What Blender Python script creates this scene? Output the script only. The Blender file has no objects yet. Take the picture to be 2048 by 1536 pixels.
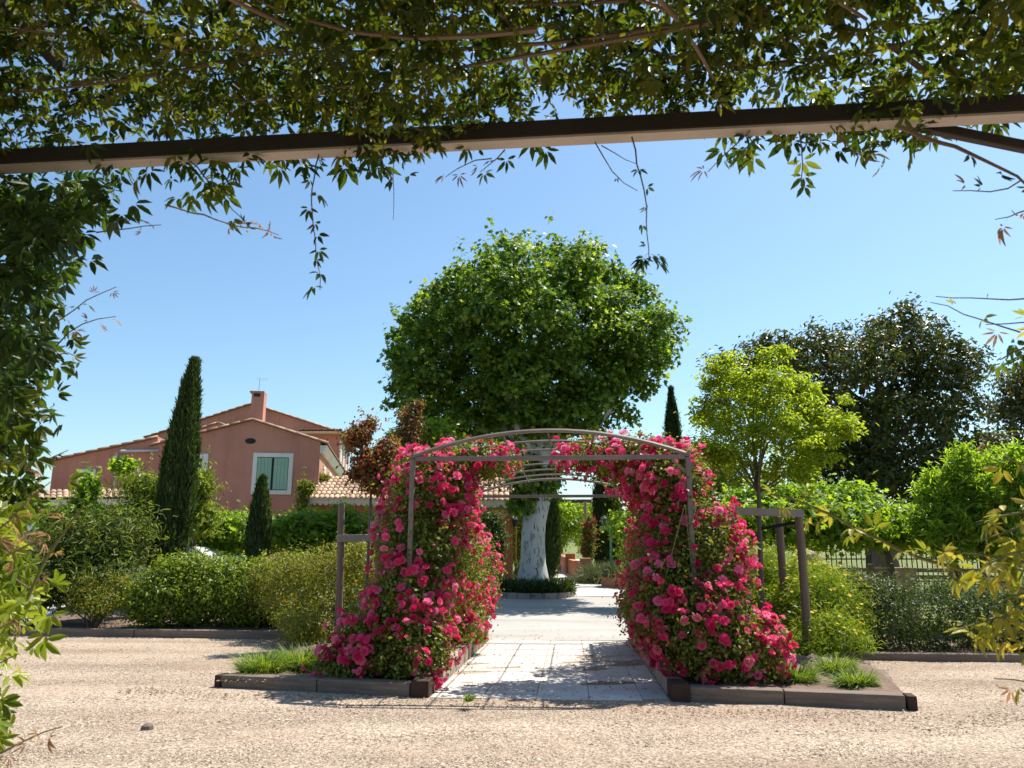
import bpy, math, random
import numpy as np
from mathutils import Matrix, Vector

# ------------------------------------------------------------------ camera, sky, sun, exposure
sc = bpy.context.scene
COL = sc.collection
F, EYE, PITCH = 1500.0, 1.5, math.radians(11.93)
cam = bpy.data.cameras.new('camera'); cam_o = bpy.data.objects.new('camera', cam); COL.objects.link(cam_o)
cam.sensor_width = 36.0; cam.lens = F / 2048 * 36.0; cam.clip_start = 0.05; cam.clip_end = 6000
cam_o.location = (0, 0, EYE); cam_o.rotation_euler = (math.pi / 2 + PITCH, 0, 0)
cam.dof.use_dof = True; cam.dof.focus_distance = 10.5; cam.dof.aperture_fstop = 11.0
sc.camera = cam_o

SUN_AZ, SUN_EL = math.radians(50), math.radians(60)          # azimuth measured from +Y towards +X
world = bpy.data.worlds.new('World'); sc.world = world; world.use_nodes = True
wn = world.node_tree; wn.nodes.clear()
sky = wn.nodes.new('ShaderNodeTexSky'); sky.sky_type = 'NISHITA'; sky.sun_disc = False
sky.sun_elevation = SUN_EL; sky.sun_rotation = SUN_AZ; sky.altitude = 100
sky.air_density = 1.15; sky.dust_density = 0.9; sky.ozone_density = 3.5
bg = wn.nodes.new('ShaderNodeBackground'); bg.inputs['Strength'].default_value = 0.103
wo = wn.nodes.new('ShaderNodeOutputWorld')
tint = wn.nodes.new('ShaderNodeMix'); tint.data_type = 'RGBA'; tint.blend_type = 'MULTIPLY'; tint.inputs[0].default_value = 1.0; tint.inputs[7].default_value = (.9, 1.01, 1.0, 1)
wn.links.new(sky.outputs[0], tint.inputs[6]); wn.links.new(tint.outputs[2], bg.inputs[0]); wn.links.new(bg.outputs[0], wo.inputs[0])
sl = bpy.data.lights.new('sun', 'SUN'); sl.energy = 5.0; sl.angle = math.radians(0.53); sl.color = (1.0, 0.95, 0.86)
so = bpy.data.objects.new('sun', sl); COL.objects.link(so)
SUN = Vector((math.sin(SUN_AZ) * math.cos(SUN_EL), math.cos(SUN_AZ) * math.cos(SUN_EL), math.sin(SUN_EL)))
so.rotation_euler = (-SUN).to_track_quat('-Z', 'Y').to_euler(); so.location = SUN * 60
sc.view_settings.view_transform = 'Standard'; sc.view_settings.look = 'None'
sc.view_settings.gamma = 1.0; sc.view_settings.exposure = 0.82; sc.view_settings.use_curve_mapping = False
sc.render.engine = 'CYCLES'
sc.cycles.max_bounces = 7; sc.cycles.diffuse_bounces = 3; sc.cycles.transmission_bounces = 5
sc.cycles.use_denoising = True

rng = np.random.default_rng(7); random.seed(7)
UP = np.array([0, 0, 1.0])

# ------------------------------------------------------------------ places: survey of the photograph
def ray(px, py):
    u = (px - 1024) / F; v = (768 - py) / F
    return np.array([u, math.cos(PITCH) - v * math.sin(PITCH), math.sin(PITCH) + v * math.cos(PITCH)])
def at(px, py, d):
    r = ray(px, py); return np.array([0, 0, EYE]) + r * d / r[1]
def atz(px, py, z):
    r = ray(px, py); return np.array([0, 0, EYE]) + r * (z - EYE) / r[2]
_gy = [-50, 7.8, 13.2, 17, 30, 45, 120, 6000]; _gz = [0, 0, -.12, -.12, .22, .5, .6, .6]
def gz(y): return float(np.interp(y, _gy, _gz))
def on(px, d):
    p = at(px, 1085, d); return np.array([p[0], d, gz(d)])

# ------------------------------------------------------------------ materials
MATS = {}
def new_mat(name):
    m = bpy.data.materials.new(name); m.use_nodes = True; nt = m.node_tree
    return m, nt, nt.nodes['Principled BSDF'], nt.nodes['Material Output']
def ramp(nt, cols, fac):
    r = nt.nodes.new('ShaderNodeValToRGB'); e = r.color_ramp.elements
    while len(e) < len(cols): e.new(0.5)
    for i, c in enumerate(cols):
        e[i].position = i / (len(cols) - 1) if len(c) == 3 else c[3]; e[i].color = (*c[:3], 1)
    nt.links.new(fac, r.inputs[0]); return r.outputs[0]
def coords(nt, scale=(1, 1, 1), kind='Object'):
    t = nt.nodes.new('ShaderNodeTexCoord'); mp = nt.nodes.new('ShaderNodeMapping'); mp.inputs['Scale'].default_value = scale
    nt.links.new(t.outputs[kind], mp.inputs[0]); return mp.outputs[0]
def noise(nt, vec, scale, detail=4, rough=.55):
    n = nt.nodes.new('ShaderNodeTexNoise'); n.inputs['Scale'].default_value = scale; n.inputs['Detail'].default_value = detail
    n.inputs['Roughness'].default_value = rough; nt.links.new(vec, n.inputs['Vector']); return n.outputs['Fac']
def bump(nt, h, strength, dist, bs, prev=None):
    b = nt.nodes.new('ShaderNodeBump'); b.inputs['Strength'].default_value = strength; b.inputs['Distance'].default_value = dist
    nt.links.new(h, b.inputs['Height'])
    if prev is not None: nt.links.new(prev, b.inputs['Normal'])
    nt.links.new(b.outputs[0], bs.inputs['Normal']); return b.outputs[0]
def mix(nt, a, b, fac, mode='MIX'):
    m = nt.nodes.new('ShaderNodeMix'); m.data_type = 'RGBA'; m.blend_type = mode
    for s, v in ((6, a), (7, b)):
        if isinstance(v, tuple): m.inputs[s].default_value = (*v, 1)
        else: nt.links.new(v, m.inputs[s])
    if isinstance(fac, float): m.inputs[0].default_value = fac
    else: nt.links.new(fac, m.inputs[0])
    return m.outputs[2]
def mathn(nt, op, a, b):
    m = nt.nodes.new('ShaderNodeMath'); m.operation = op
    for s, v in ((0, a), (1, b)):
        if isinstance(v, (int, float)): m.inputs[s].default_value = v
        else: nt.links.new(v, m.inputs[s])
    return m.outputs[0]
def rough_mat(name, cols, scale, rough=.85, bscale=None, bstr=.3, bdist=.01, stretch=(1, 1, 1), objvar=0.0, spec=.3):
    """noise-mottled surface; cols low..high"""
    m, nt, bs, out = new_mat(name); v = coords(nt, stretch)
    c = ramp(nt, cols, noise(nt, v, scale, 6, .65))
    if objvar:
        oi = nt.nodes.new('ShaderNodeObjectInfo')
        k = ramp(nt, [(1 - objvar,) * 3, (1 + objvar * .5,) * 3], oi.outputs['Random'])
        c = mix(nt, c, k, 1.0, 'MULTIPLY')
    nt.links.new(c, bs.inputs['Base Color']); bs.inputs['Roughness'].default_value = rough
    bs.inputs['Specular IOR Level'].default_value = spec
    bump(nt, noise(nt, v, bscale or scale * 8, 4), bstr, bdist, bs)
    MATS[name] = m; return m
def streak(name, lo):
    """rain streaks and weathering over a mottled wall"""
    nt = MATS[name].node_tree; bs = nt.nodes['Principled BSDF']; src = bs.inputs['Base Color'].links[0].from_socket
    k = ramp(nt, [(lo, lo, lo, .3), (1, 1, 1, .55)], noise(nt, coords(nt, (2.2, 2.2, .16)), 1.6, 6, .7))
    k2 = ramp(nt, [(.9, .88, .87, .35), (1.06, 1.06, 1.06, .65)], noise(nt, coords(nt), .35, 5, .6))
    nt.links.new(mix(nt, mix(nt, src, k, 1.0, 'MULTIPLY'), k2, 1.0, 'MULTIPLY'), bs.inputs['Base Color'])
def leaf_mat(name, cols, trans=.35, rough=.45, spec=.35, tboost=(1.6, 1.5, .6)):
    m, nt, bs, out = new_mat(name)
    a = nt.nodes.new('ShaderNodeAttribute'); a.attribute_name = 'rnd'
    oi = nt.nodes.new('ShaderNodeObjectInfo')
    f = mathn(nt, 'FRACT', mathn(nt, 'ADD', a.outputs['Fac'], oi.outputs['Random']), 0)
    c = ramp(nt, cols, f)
    nt.links.new(c, bs.inputs['Base Color']); bs.inputs['Roughness'].default_value = rough
    bs.inputs['Specular IOR Level'].default_value = spec
    tr = nt.nodes.new('ShaderNodeBsdfTranslucent'); nt.links.new(mix(nt, c, tboost, 1.0, 'MULTIPLY'), tr.inputs[0])
    ms = nt.nodes.new('ShaderNodeMixShader'); ms.inputs[0].default_value = trans
    nt.links.new(bs.outputs[0], ms.inputs[1]); nt.links.new(tr.outputs[0], ms.inputs[2]); nt.links.new(ms.outputs[0], out.inputs[0])
    MATS[name] = m; return m

rough_mat('stucco', [(.44, .205, .148), (.52, .248, .183), (.57, .28, .21)], .7, .95, 60, .25, .006)
rough_mat('stucco_orange', [(.42, .155, .075), (.48, .19, .095)], 1.1, .95, 60, .25, .006)
rough_mat('white_trim', [(.68, .68, .66), (.78, .78, .76)], 3, .7, 40, .1, .003)
rough_mat('cream_trim', [(.5, .42, .34), (.66, .58, .5)], 5, .8, 40, .1, .004)
rough_mat('shutter_green', [(.25, .43, .32), (.3, .49, .37)], 6, .6, 50, .15, .002)
rough_mat('dark_opening', [(.012, .012, .014), (.02, .02, .022)], 4, .5)
rough_mat('roof_tile', [(.33, .19, .125), (.47, .31, .205), (.58, .43, .31)], 7, .9, 60, .3, .006, objvar=.38)
rough_mat('roof_tile_old', [(.25, .15, .10), (.4, .24, .16)], 6, .95, 60, .3, .006, objvar=.3)
rough_mat('zinc', [(.36, .37, .38), (.5, .51, .52)], 5, .4, 30, .05, .002, spec=.6)
rough_mat('arbor_metal', [(.135, .10, .085), (.185, .142, .122), (.24, .19, .165)], 6, .55, 60, .12, .001, spec=.45)
rough_mat('beam_paint', [(.27, .22, .19), (.32, .27, .23), (.38, .32, .28)], 9, .6, 90, .12, .001)
rough_mat('timber', [(.08, .052, .036), (.18, .128, .095), (.31, .24, .19)], 12, .92, 22, .8, .01, (1.5, 1.5, .12), objvar=.2)
rough_mat('timber_sleeper', [(.085, .058, .042), (.2, .148, .115), (.36, .295, .245)], 7, .92, 16, .8, .015, (.12, 1.6, 2.2), objvar=.2)
rough_mat('timber_pale', [(.2, .15, .12), (.31, .25, .205), (.4, .335, .285)], 5, .9, 22, .5, .01, (1, 1, .25), objvar=.1)
rough_mat('beam_dark_shade', [(.03, .022, .02), (.05, .038, .034)], 9, .55, 90, .12, .001)  # shade on the front beam is put into this near-black colour
rough_mat('beam_pale_bounce', [(.4, .345, .31), (.5, .44, .4)], 9, .6, 90, .12, .001)  # light bounced up from the gravel, put into a pale colour
rough_mat('sleeper_end', [(.035, .018, .012), (.07, .04, .028)], 14, .9, 40, .4, .01)
rough_mat('kerb_stone', [(.24, .19, .155), (.33, .27, .225), (.42, .36, .31)], 8, .92, 40, .5, .01, objvar=.2)
rough_mat('kerb_terracotta', [(.42, .2, .125), (.56, .31, .21)], 6, .9, 40, .4, .008, objvar=.12)
rough_mat('slab', [(.46, .425, .375), (.6, .56, .5), (.67, .63, .565)], 2.6, .85, 120, .25, .002, objvar=.1)
rough_mat('slab_bed', [(.10, .08, .06), (.2, .17, .13)], 20, .95)
rough_mat('soil', [(.085, .055, .04), (.17, .115, .085), (.26, .19, .145)], 9, .97, 30, .8, .04)
rough_mat('grass_ground', [(.075, .105, .028), (.14, .16, .045), (.21, .2, .08)], 1.6, .95, 40, .6, .04)
rough_mat('bark', [(.07, .052, .04), (.15, .115, .09), (.22, .18, .145)], 9, .95, 26, .7, .02, (1, 1, .3))
rough_mat('stem', [(.13, .085, .055), (.22, .16, .1)], 12, .8, 60, .3, .003)
rough_mat('stem_green', [(.13, .14, .04), (.24, .2, .07)], 12, .7, 60, .3, .002)
rough_mat('terracotta', [(.4, .16, .085), (.52, .25, .15)], 5, .9, 40, .3, .006, objvar=.15)
rough_mat('green_metal', [(.10, .19, .15), (.14, .25, .2)], 6, .45, 40, .05, .002)
rough_mat('iron', [(.018, .018, .018), (.04, .035, .03)], 9, .6)
rough_mat('pink_stone', [(.5, .33, .27), (.62, .45, .38)], 7, .9, 40, .4, .006)
rough_mat('tyre', [(.015, .015, .015), (.03, .03, .03)], 9, .9)
rough_mat('chrome', [(.5, .5, .5), (.6, .6, .6)], 4, .25, spec=.8)
rough_mat('car_paint', [(.74, .74, .74), (.78, .78, .78)], 2, .22, 40, .0, .001, spec=.6)
rough_mat('hill', [(.06, .08, .05), (.1, .12, .07)], .01, 1.0)
rough_mat('pebble', [(.36, .27, .21), (.52, .42, .34), (.66, .57, .49)], 30, .9, objvar=.1)

streak('stucco', .84); streak('stucco_orange', .82); streak('white_trim', .86); streak('slab', .8); streak('arbor_metal', .75); streak('kerb_terracotta', .75)
def glass_dark():
    m, nt, bs, out = new_mat('window_glass')
    bs.inputs['Base Color'].default_value = (.03, .035, .04, 1); bs.inputs['Roughness'].default_value = .06; bs.inputs['Specular IOR Level'].default_value = .8
    MATS['glass'] = m
glass_dark()

def plane_bark():
    m, nt, bs, out = new_mat('plane_bark'); v = coords(nt, (1, 1, .45))
    c1 = ramp(nt, [(.3, .3, .28, 0), (.43, .43, .405, .45), (.54, .545, .53, 1)], noise(nt, v, 3, 6))
    f = ramp(nt, [(0, 0, 0, .56), (1, 1, 1, .6)], noise(nt, coords(nt, (1.4, 1.4, .6)), 5, 5, .6))
    c2 = mix(nt, c1, (.26, .24, .19), f)
    f2 = ramp(nt, [(0, 0, 0, .61), (1, 1, 1, .64)], noise(nt, coords(nt, (2, 2, .5)), 7, 4, .6))
    nt.links.new(mix(nt, c2, (.06, .05, .045), f2), bs.inputs['Base Color']); bs.inputs['Roughness'].default_value = .85
    bump(nt, noise(nt, v, 14, 5), .5, .02, bs); MATS['plane_bark'] = m
plane_bark()

def gravel():
    m, nt, bs, out = new_mat('gravel'); v = coords(nt)
    vo = nt.nodes.new('ShaderNodeTexVoronoi'); vo.inputs['Scale'].default_value = 60; nt.links.new(v, vo.inputs['Vector'])
    sep = nt.nodes.new('ShaderNodeSeparateColor'); nt.links.new(vo.outputs['Color'], sep.inputs[0])
    c = ramp(nt, [(.14, .10, .073, 0), (.295, .228, .168, .3), (.38, .3, .225, .7), (.51, .42, .33, 1)], sep.outputs[0])
    big = ramp(nt, [(.7, .67, .64, .28), (.98, .97, .96, .5), (1.16, 1.15, 1.14, .72)], noise(nt, coords(nt, (.45, 1, 1)), .7, 7, .65))
    pink = ramp(nt, [(0, 0, 0, .48), (.5, .5, .5, .75)], noise(nt, coords(nt, (.5, 1, 1)), .8, 4, .6))
    wv = nt.nodes.new('ShaderNodeTexWave'); wv.inputs['Scale'].default_value = .22; wv.inputs['Distortion'].default_value = 5; wv.inputs['Detail'].default_value = 4; wv.inputs['Detail Scale'].default_value = 1.2; wv.bands_direction = 'Y'; nt.links.new(coords(nt, (.3, 1, 1)), wv.inputs['Vector'])
    c = mix(nt, c, ramp(nt, [(.86, .85, .84, .05), (1.05, 1.05, 1.05, .5)], wv.outputs['Fac']), 1.0, 'MULTIPLY')
    c = mix(nt, mix(nt, c, big, 1.0, 'MULTIPLY'), (.345, .235, .165), pink)
    nt.links.new(c, bs.inputs['Base Color']); bs.inputs['Roughness'].default_value = .95; bs.inputs['Specular IOR Level'].default_value = .2
    b1 = bump(nt, vo.outputs['Distance'], .7, .012, bs); bump(nt, noise(nt, v, 6, 5), .4, .03, bs, b1)
    MATS['gravel'] = m
gravel()

def driveway_mat():
    m, nt, bs, out = new_mat('driveway_surface'); v = coords(nt)
    c = ramp(nt, [(.26, .243, .225, .3), (.37, .35, .325, .5), (.47, .445, .415, .75)], noise(nt, v, 55, 4, .8))
    st = ramp(nt, [(.8, .79, .77, .35), (1.08, 1.07, 1.05, .65)], noise(nt, coords(nt, (.35, 1.3, 1)), 1.1, 6, .65))
    nt.links.new(mix(nt, c, st, 1.0, 'MULTIPLY'), bs.inputs['Base Color']); bs.inputs['Roughness'].default_value = .95
    bump(nt, noise(nt, v, 90, 3), .4, .006, bs); MATS['driveway'] = m
driveway_mat()

leaf_mat('leaf_plane', [(.045, .10, .017), (.095, .18, .026), (.175, .27, .04), (.29, .375, .065)], .54)
leaf_mat('leaf_magnolia', [(.028, .044, .012), (.052, .074, .017), (.09, .108, .026), (.17, .11, .04)], .28, .4, .38)
leaf_mat('leaf_young', [(.14, .22, .016), (.23, .32, .024), (.34, .4, .038)], .58)
leaf_mat('leaf_rose', [(.05, .085, .016), (.10, .15, .024), (.18, .215, .034), (.22, .19, .035)], .42)
leaf_mat('leaf_vine_bright', [(.11, .2, .02), (.2, .32, .03), (.3, .42, .05)], .6)
leaf_mat('leaf_euonymus', [(.075, .13, .014), (.17, .235, .022), (.29, .34, .04)], .4, .38)
leaf_mat('leaf_gold', [(.085, .125, .016), (.155, .2, .022), (.225, .25, .03), (.28, .21, .03)], .42)
leaf_mat('leaf_dark', [(.022, .042, .013), (.042, .075, .02), (.075, .115, .028)], .3)
leaf_mat('leaf_olive', [(.034, .06, .014), (.065, .10, .021), (.11, .15, .034)], .34, .5)
leaf_mat('leaf_oleander', [(.05, .085, .018), (.11, .16, .03), (.2, .235, .05)], .42)
leaf_mat('leaf_cypress', [(.02, .045, .013), (.045, .085, .018), (.10, .14, .03)], .25, .6)
leaf_mat('leaf_red', [(.16, .045, .026), (.24, .075, .04), (.19, .14, .035), (.13, .15, .035)], .42)
leaf_mat('leaf_fern', [(.11, .18, .018), (.19, .28, .025), (.28, .35, .04)], .45)
leaf_mat('leaf_grass', [(.08, .14, .018), (.15, .24, .03), (.25, .31, .05)], .45)
leaf_mat('leaf_lavender', [(.07, .09, .045), (.13, .16, .075), (.2, .22, .10)], .25)
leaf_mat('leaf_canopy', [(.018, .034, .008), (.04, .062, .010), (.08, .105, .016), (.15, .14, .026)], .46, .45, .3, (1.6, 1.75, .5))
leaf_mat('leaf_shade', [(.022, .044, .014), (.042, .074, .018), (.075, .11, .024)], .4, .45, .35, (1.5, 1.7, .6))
leaf_mat('leaf_sprig', [(.17, .19, .025), (.28, .28, .035), (.38, .31, .06)], .5, .45, .35, (1.4, 1.35, .6))
leaf_mat('leaf_tip', [(.28, .15, .09), (.36, .22, .12), (.38, .27, .13)], .45, .5, .3, (1.3, 1.1, .8))
leaf_mat('petal', [(.58, .022, .11), (.72, .045, .17), (.81, .10, .26), (.86, .27, .43)], .38, .6, .2, (1.1, 1.1, 1.1))
leaf_mat('petal_yellow', [(.68, .42, .015), (.78, .55, .03)], .3, .6, .2, (1.1, 1.1, .8))
leaf_mat('petal_red', [(.45, .02, .04), (.6, .05, .08)], .25, .6, .2, (1.1, 1.0, 1.0))
leaf_mat('litter', [(.1, .06, .04), (.2, .12, .08), (.3, .22, .14)], .1, .8)

# ------------------------------------------------------------------ objects
def setp(o, label=None, cat=None, group=None, kind=None):
    if label: o['label'] = label
    if cat: o['category'] = cat
    if group: o['group'] = group
    if kind: o['kind'] = kind
    return o
def thing(name, label, cat, loc, group=None):
    o = bpy.data.objects.new(name, None); o.empty_display_size = .1; COL.objects.link(o); o.location = tuple(loc)
    return setp(o, label, cat, group)
def base_of(parent):
    b = np.zeros(3); o = parent
    while o is not None: b += np.array(o.location); o = o.parent
    return b
def link(name, me, mat, parent=None):
    o = bpy.data.objects.new(name, me); COL.objects.link(o)
    if mat and not me.materials: me.materials.append(MATS[mat] if isinstance(mat, str) else mat)
    if parent is not None: o.parent = parent
    return o
def raw_mesh(name, V, tris, rnd=None, smooth=False):
    me = bpy.data.meshes.new(name); V = np.asarray(V, dtype=np.float32); T = np.asarray(tris, dtype=np.int32)
    me.vertices.add(len(V)); me.vertices.foreach_set('co', V.ravel())
    me.loops.add(T.size); me.loops.foreach_set('vertex_index', T.ravel())
    me.polygons.add(len(T)); me.polygons.foreach_set('loop_start', np.arange(0, T.size, T.shape[1], dtype=np.int32))
    me.polygons.foreach_set('loop_total', np.full(len(T), T.shape[1], dtype=np.int32))
    if smooth: me.polygons.foreach_set('use_smooth', np.ones(len(T), dtype=bool))
    if rnd is not None:
        a = me.attributes.new('rnd', 'FLOAT', 'POINT'); a.data.foreach_set('value', np.asarray(rnd, dtype=np.float32))
    me.update(calc_edges=True); return me
def norm(v): return v / np.maximum(np.linalg.norm(v, axis=-1, keepdims=True), 1e-9)

class MB:
    """collects solids in world space, builds one mesh object"""
    def __init__(s): s.v = []; s.f = []
    def add(s, vs, fs):
        n = len(s.v); s.v += [tuple(map(float, p)) for p in vs]; s.f += [tuple(i + n for i in f) for f in fs]; return s
    def box(s, c, ax, half):
        c = np.array(c, float); X, Y, Z = [np.array(a, float) * h for a, h in zip(ax, half)]
        vs = [c + i * X + j * Y + k * Z for k in (-1, 1) for j in (-1, 1) for i in (-1, 1)]
        return s.add(vs, [(0, 2, 3, 1), (4, 5, 7, 6), (0, 1, 5, 4), (2, 6, 7, 3), (0, 4, 6, 2), (1, 3, 7, 5)])
    def bar(s, p, q, w, h, up=(0, 0, 1)):
        p = np.array(p, float); q = np.array(q, float); d = q - p; L = np.linalg.norm(d); d /= L
        x = np.cross(d, up); x /= np.linalg.norm(x); z = np.cross(x, d)
        return s.box((p + q) / 2, (d, x, z), (L / 2, w / 2, h / 2))
    def prism(s, poly, vec):
        """poly: list of 3D points, extruded by vec"""
        n = len(poly); P = [np.array(p, float) for p in poly]; Q = [p + np.array(vec, float) for p in P]
        return s.add(P + Q, [tuple(range(n))[::-1], tuple(range(n, 2 * n))] + [(i, (i + 1) % n, n + (i + 1) % n, n + i) for i in range(n)])
    def tube(s, pts, rad, seg=7, cap=True):
        P = np.array(pts, float); n = len(P); rad = np.broadcast_to(np.array(rad, float), (n,))
        T = np.gradient(P, axis=0); T = norm(T); ref = np.array([.31, .17, .93]); vs = []
        for i in range(n):
            if abs(T[i] @ ref) > .93: ref = np.array([.9, .3, .1])
            x = norm(np.cross(T[i], ref)); y = np.cross(T[i], x)
            for k in range(seg):
                a = 2 * math.pi * k / seg; vs.append(P[i] + rad[i] * (math.cos(a) * x + math.sin(a) * y))
        fs = [(i * seg + k, i * seg + (k + 1) % seg, (i + 1) * seg + (k + 1) % seg, (i + 1) * seg + k) for i in range(n - 1) for k in range(seg)]
        if cap: fs += [tuple(range(seg))[::-1], tuple(range((n - 1) * seg, n * seg))]
        return s.add(vs, fs)
    def lathe(s, c, prof, seg=16):
        c = np.array(c, float); vs = []; n = len(prof)
        for r, z in prof:
            for k in range(seg):
                a = 2 * math.pi * k / seg; vs.append(c + np.array([r * math.cos(a), r * math.sin(a), z]))
        fs = [(i * seg + k, i * seg + (k + 1) % seg, (i + 1) * seg + (k + 1) % seg, (i + 1) * seg + k) for i in range(n - 1) for k in range(seg)]
        fs += [tuple(range(seg))[::-1], tuple(range((n - 1) * seg, n * seg))]
        return s.add(vs, fs)
    def build(s, name, mat, parent=None, bevel=0, smooth=False):
        b = base_of(parent); me = bpy.data.meshes.new(name)
        org = b if parent is not None else np.array(s.v).mean(0) * np.array([1, 1, 0]) + np.array([0, 0, min(p[2] for p in s.v)])
        me.from_pydata([tuple(np.array(p) - org) for p in s.v], [], s.f)
        if smooth:
            for p in me.polygons: p.use_smooth = len(p.vertices) == 4
        me.update(); o = link(name, me, mat, parent)
        if parent is None: o.location = tuple(org)
        if bevel:
            bm = o.modifiers.new('bevel', 'BEVEL'); bm.width = bevel; bm.segments = 2; bm.limit_method = 'ANGLE'
        return o

# ------------------------------------------------------------------ leaves
def fan(n): return [(0, i, i + 1) for i in range(1, n - 1)]
T_RHOMB = (np.array([(0, 0, 0), (.45, .5, .07), (1, 0, -.06), (.45, -.5, .07)]), [(0, 1, 2), (0, 2, 3)])
T_LEAF = (np.array([(0, 0, 0), (.28, .46, .06), (.65, .42, .04), (1, 0, -.12), (.65, -.42, .04), (.28, -.46, .06)]), fan(6))
T_LOBED = (np.array([(0, 0, 0), (.12, .5, .05), (.38, .24, .0), (.62, .5, .06), (.66, .17, .0), (1, 0, -.1), (.66, -.17, .0), (.62, -.5, .06), (.38, -.24, .0), (.12, -.5, .05)]), fan(10))
T_BLADE = (np.array([(0, .5, 0), (.35, .4, .18), (.7, .25, .16), (1, 0, -.02), (.7, -.25, .16), (.35, -.4, .18), (0, -.5, 0)]), [(0, 1, 5), (0, 5, 6), (1, 2, 4), (1, 4, 5), (2, 3, 4)])
def palm(n=5, spread=78, wid=.3, seed=0):
    """compound leaf of n leaflets radiating from one stalk end"""
    r = np.random.default_rng(seed); V = []; Fs = []
    V += [(-.55, .012, .0), (-.55, -.012, 0), (0, 0, 0)]; Fs += [(0, 1, 2)]
    for k in range(n):
        a = math.radians(-spread + 2 * spread * k / (n - 1) + r.normal(0, 7)); L = (.72 + .28 * math.cos(a)) * r.uniform(.85, 1.1)
        dr = r.uniform(.12, .38); tw = r.normal(0, .35); b = len(V)
        for (u, w, h) in [(.13, 0, 0), (.34, .4, .06), (.62, .46, .03), (.86, .2, -.02), (1, 0, -.08), (.86, -.2, -.02), (.62, -.46, .03), (.34, -.4, .06), (.5, 0, -.03)]:
            x = u * L; y = w * wid * L; z = h * L - dr * (u * L) ** 2 + tw * y
            V.append((x * math.cos(a) - y * math.sin(a), x * math.sin(a) + y * math.cos(a), z))
        for i in range(8): Fs.append((b + 8, b + i, b + (i + 1) % 8))
    return np.array(V), Fs
def palm_lo(n, spread, wid, seed):
    r = np.random.default_rng(seed); V = []; Fs = []
    for k in range(n):
        a = math.radians(-spread + 2 * spread * k / (n - 1) + r.normal(0, 9)); L = (.72 + .28 * math.cos(a)) * r.uniform(.85, 1.1); dr = r.uniform(.1, .4); tw = r.normal(0, .4); b = len(V)
        for (u, w, h) in [(.1, 0, 0), (.36, .42, .05), (.7, .42, .03), (1, 0, -.08), (.7, -.42, .03), (.36, -.42, .05)]:
            x = u * L; y = w * wid * L; V.append((x * math.cos(a) - y * math.sin(a), x * math.sin(a) + y * math.cos(a), h * L - dr * (u * L) ** 2 + tw * y))
        Fs += [(b, b + 1, b + 2), (b, b + 2, b + 3), (b, b + 3, b + 4), (b, b + 4, b + 5)]
    return np.array(V), Fs
PALMS_LO = [palm_lo(5, 100, .34, 1), palm_lo(5, 84, .3, 2), palm_lo(4, 75, .34, 3), palm_lo(3, 60, .4, 4)]
PALMS = [palm(5, 100, .3, 1), palm(5, 84, .27, 2), palm(4, 75, .3, 3), palm(3, 60, .36, 4), palm(6, 95, .17, 5), palm(5, 70, .16, 6)]

def leaf_array(P, N, L, W, tmpl, droop=.35, axis=None, jit=1.0):
    n = len(P); T, Fs = tmpl; N = norm(N)
    A = rng.normal(size=(n, 3)) if axis is None else axis + rng.normal(size=(n, 3)) * .25 * jit
    A = A - N * (A * N).sum(1, keepdims=True); A = norm(A); A[:, 2] -= droop; A = norm(A)
    B = norm(np.cross(N, A)); N2 = np.cross(A, B)
    L = np.broadcast_to(np.asarray(L, float), (n,)); W = np.broadcast_to(np.asarray(W, float), (n,))
    V = (P[:, None, :] + A[:, None, :] * (T[None, :, 0:1] * L[:, None, None]) + B[:, None, :] * (T[None, :, 1:2] * W[:, None, None])
         + N2[:, None, :] * (T[None, :, 2:3] * L[:, None, None])).reshape(-1, 3)
    k = len(T); Fa = np.array(Fs, dtype=np.int64)
    tri = (Fa[None] + (np.arange(n) * k)[:, None, None]).reshape(-1, 3)
    r = np.repeat(np.clip(rng.beta(1.6, 1.9, n), 0.01, .97), k)
    return V, tri, r
def leaf_object(name, arrs, mat, parent, kind='stuff'):
    off = 0; Vs = []; Ts = []; Rs = []
    for V, t, r in arrs:
        Vs.append(V); Ts.append(t + off); Rs.append(r); off += len(V)
    me = raw_mesh(name, np.concatenate(Vs) - base_of(parent), np.concatenate(Ts), np.concatenate(Rs))
    o = link(name, me, mat, parent)
    if kind: o['kind'] = kind
    return o
def sphere_dirs(n): return norm(rng.normal(size=(n, 3)))
def shell(lobes, n, lo=.8, hi=1.05, cut=.82, zmin=-9):
    """points spread over the surface of a union of ellipsoids: positions, outward directions"""
    C = np.array([l[:3] for l in lobes], float); R = np.array([l[3:6] for l in lobes], float)
    w = (R[:, 0] * R[:, 1] + R[:, 1] * R[:, 2] + R[:, 0] * R[:, 2]); w /= w.sum(); Pn = []; Nn = []; got = 0
    while got < n:
        k = rng.choice(len(lobes), size=2 * n, p=w); d = sphere_dirs(2 * n); s = rng.uniform(lo, hi, 2 * n)
        p = C[k] + R[k] * d * s[:, None]; o = norm(d / R[k]); keep = p[:, 2] > zmin
        for j in range(len(lobes)):
            q = np.linalg.norm((p - C[j]) / R[j], axis=1); keep &= (k == j) | (q > cut)
        Pn.append(p[keep]); Nn.append(o[keep]); got += keep.sum()
    return np.concatenate(Pn)[:n], np.concatenate(Nn)[:n]
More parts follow.
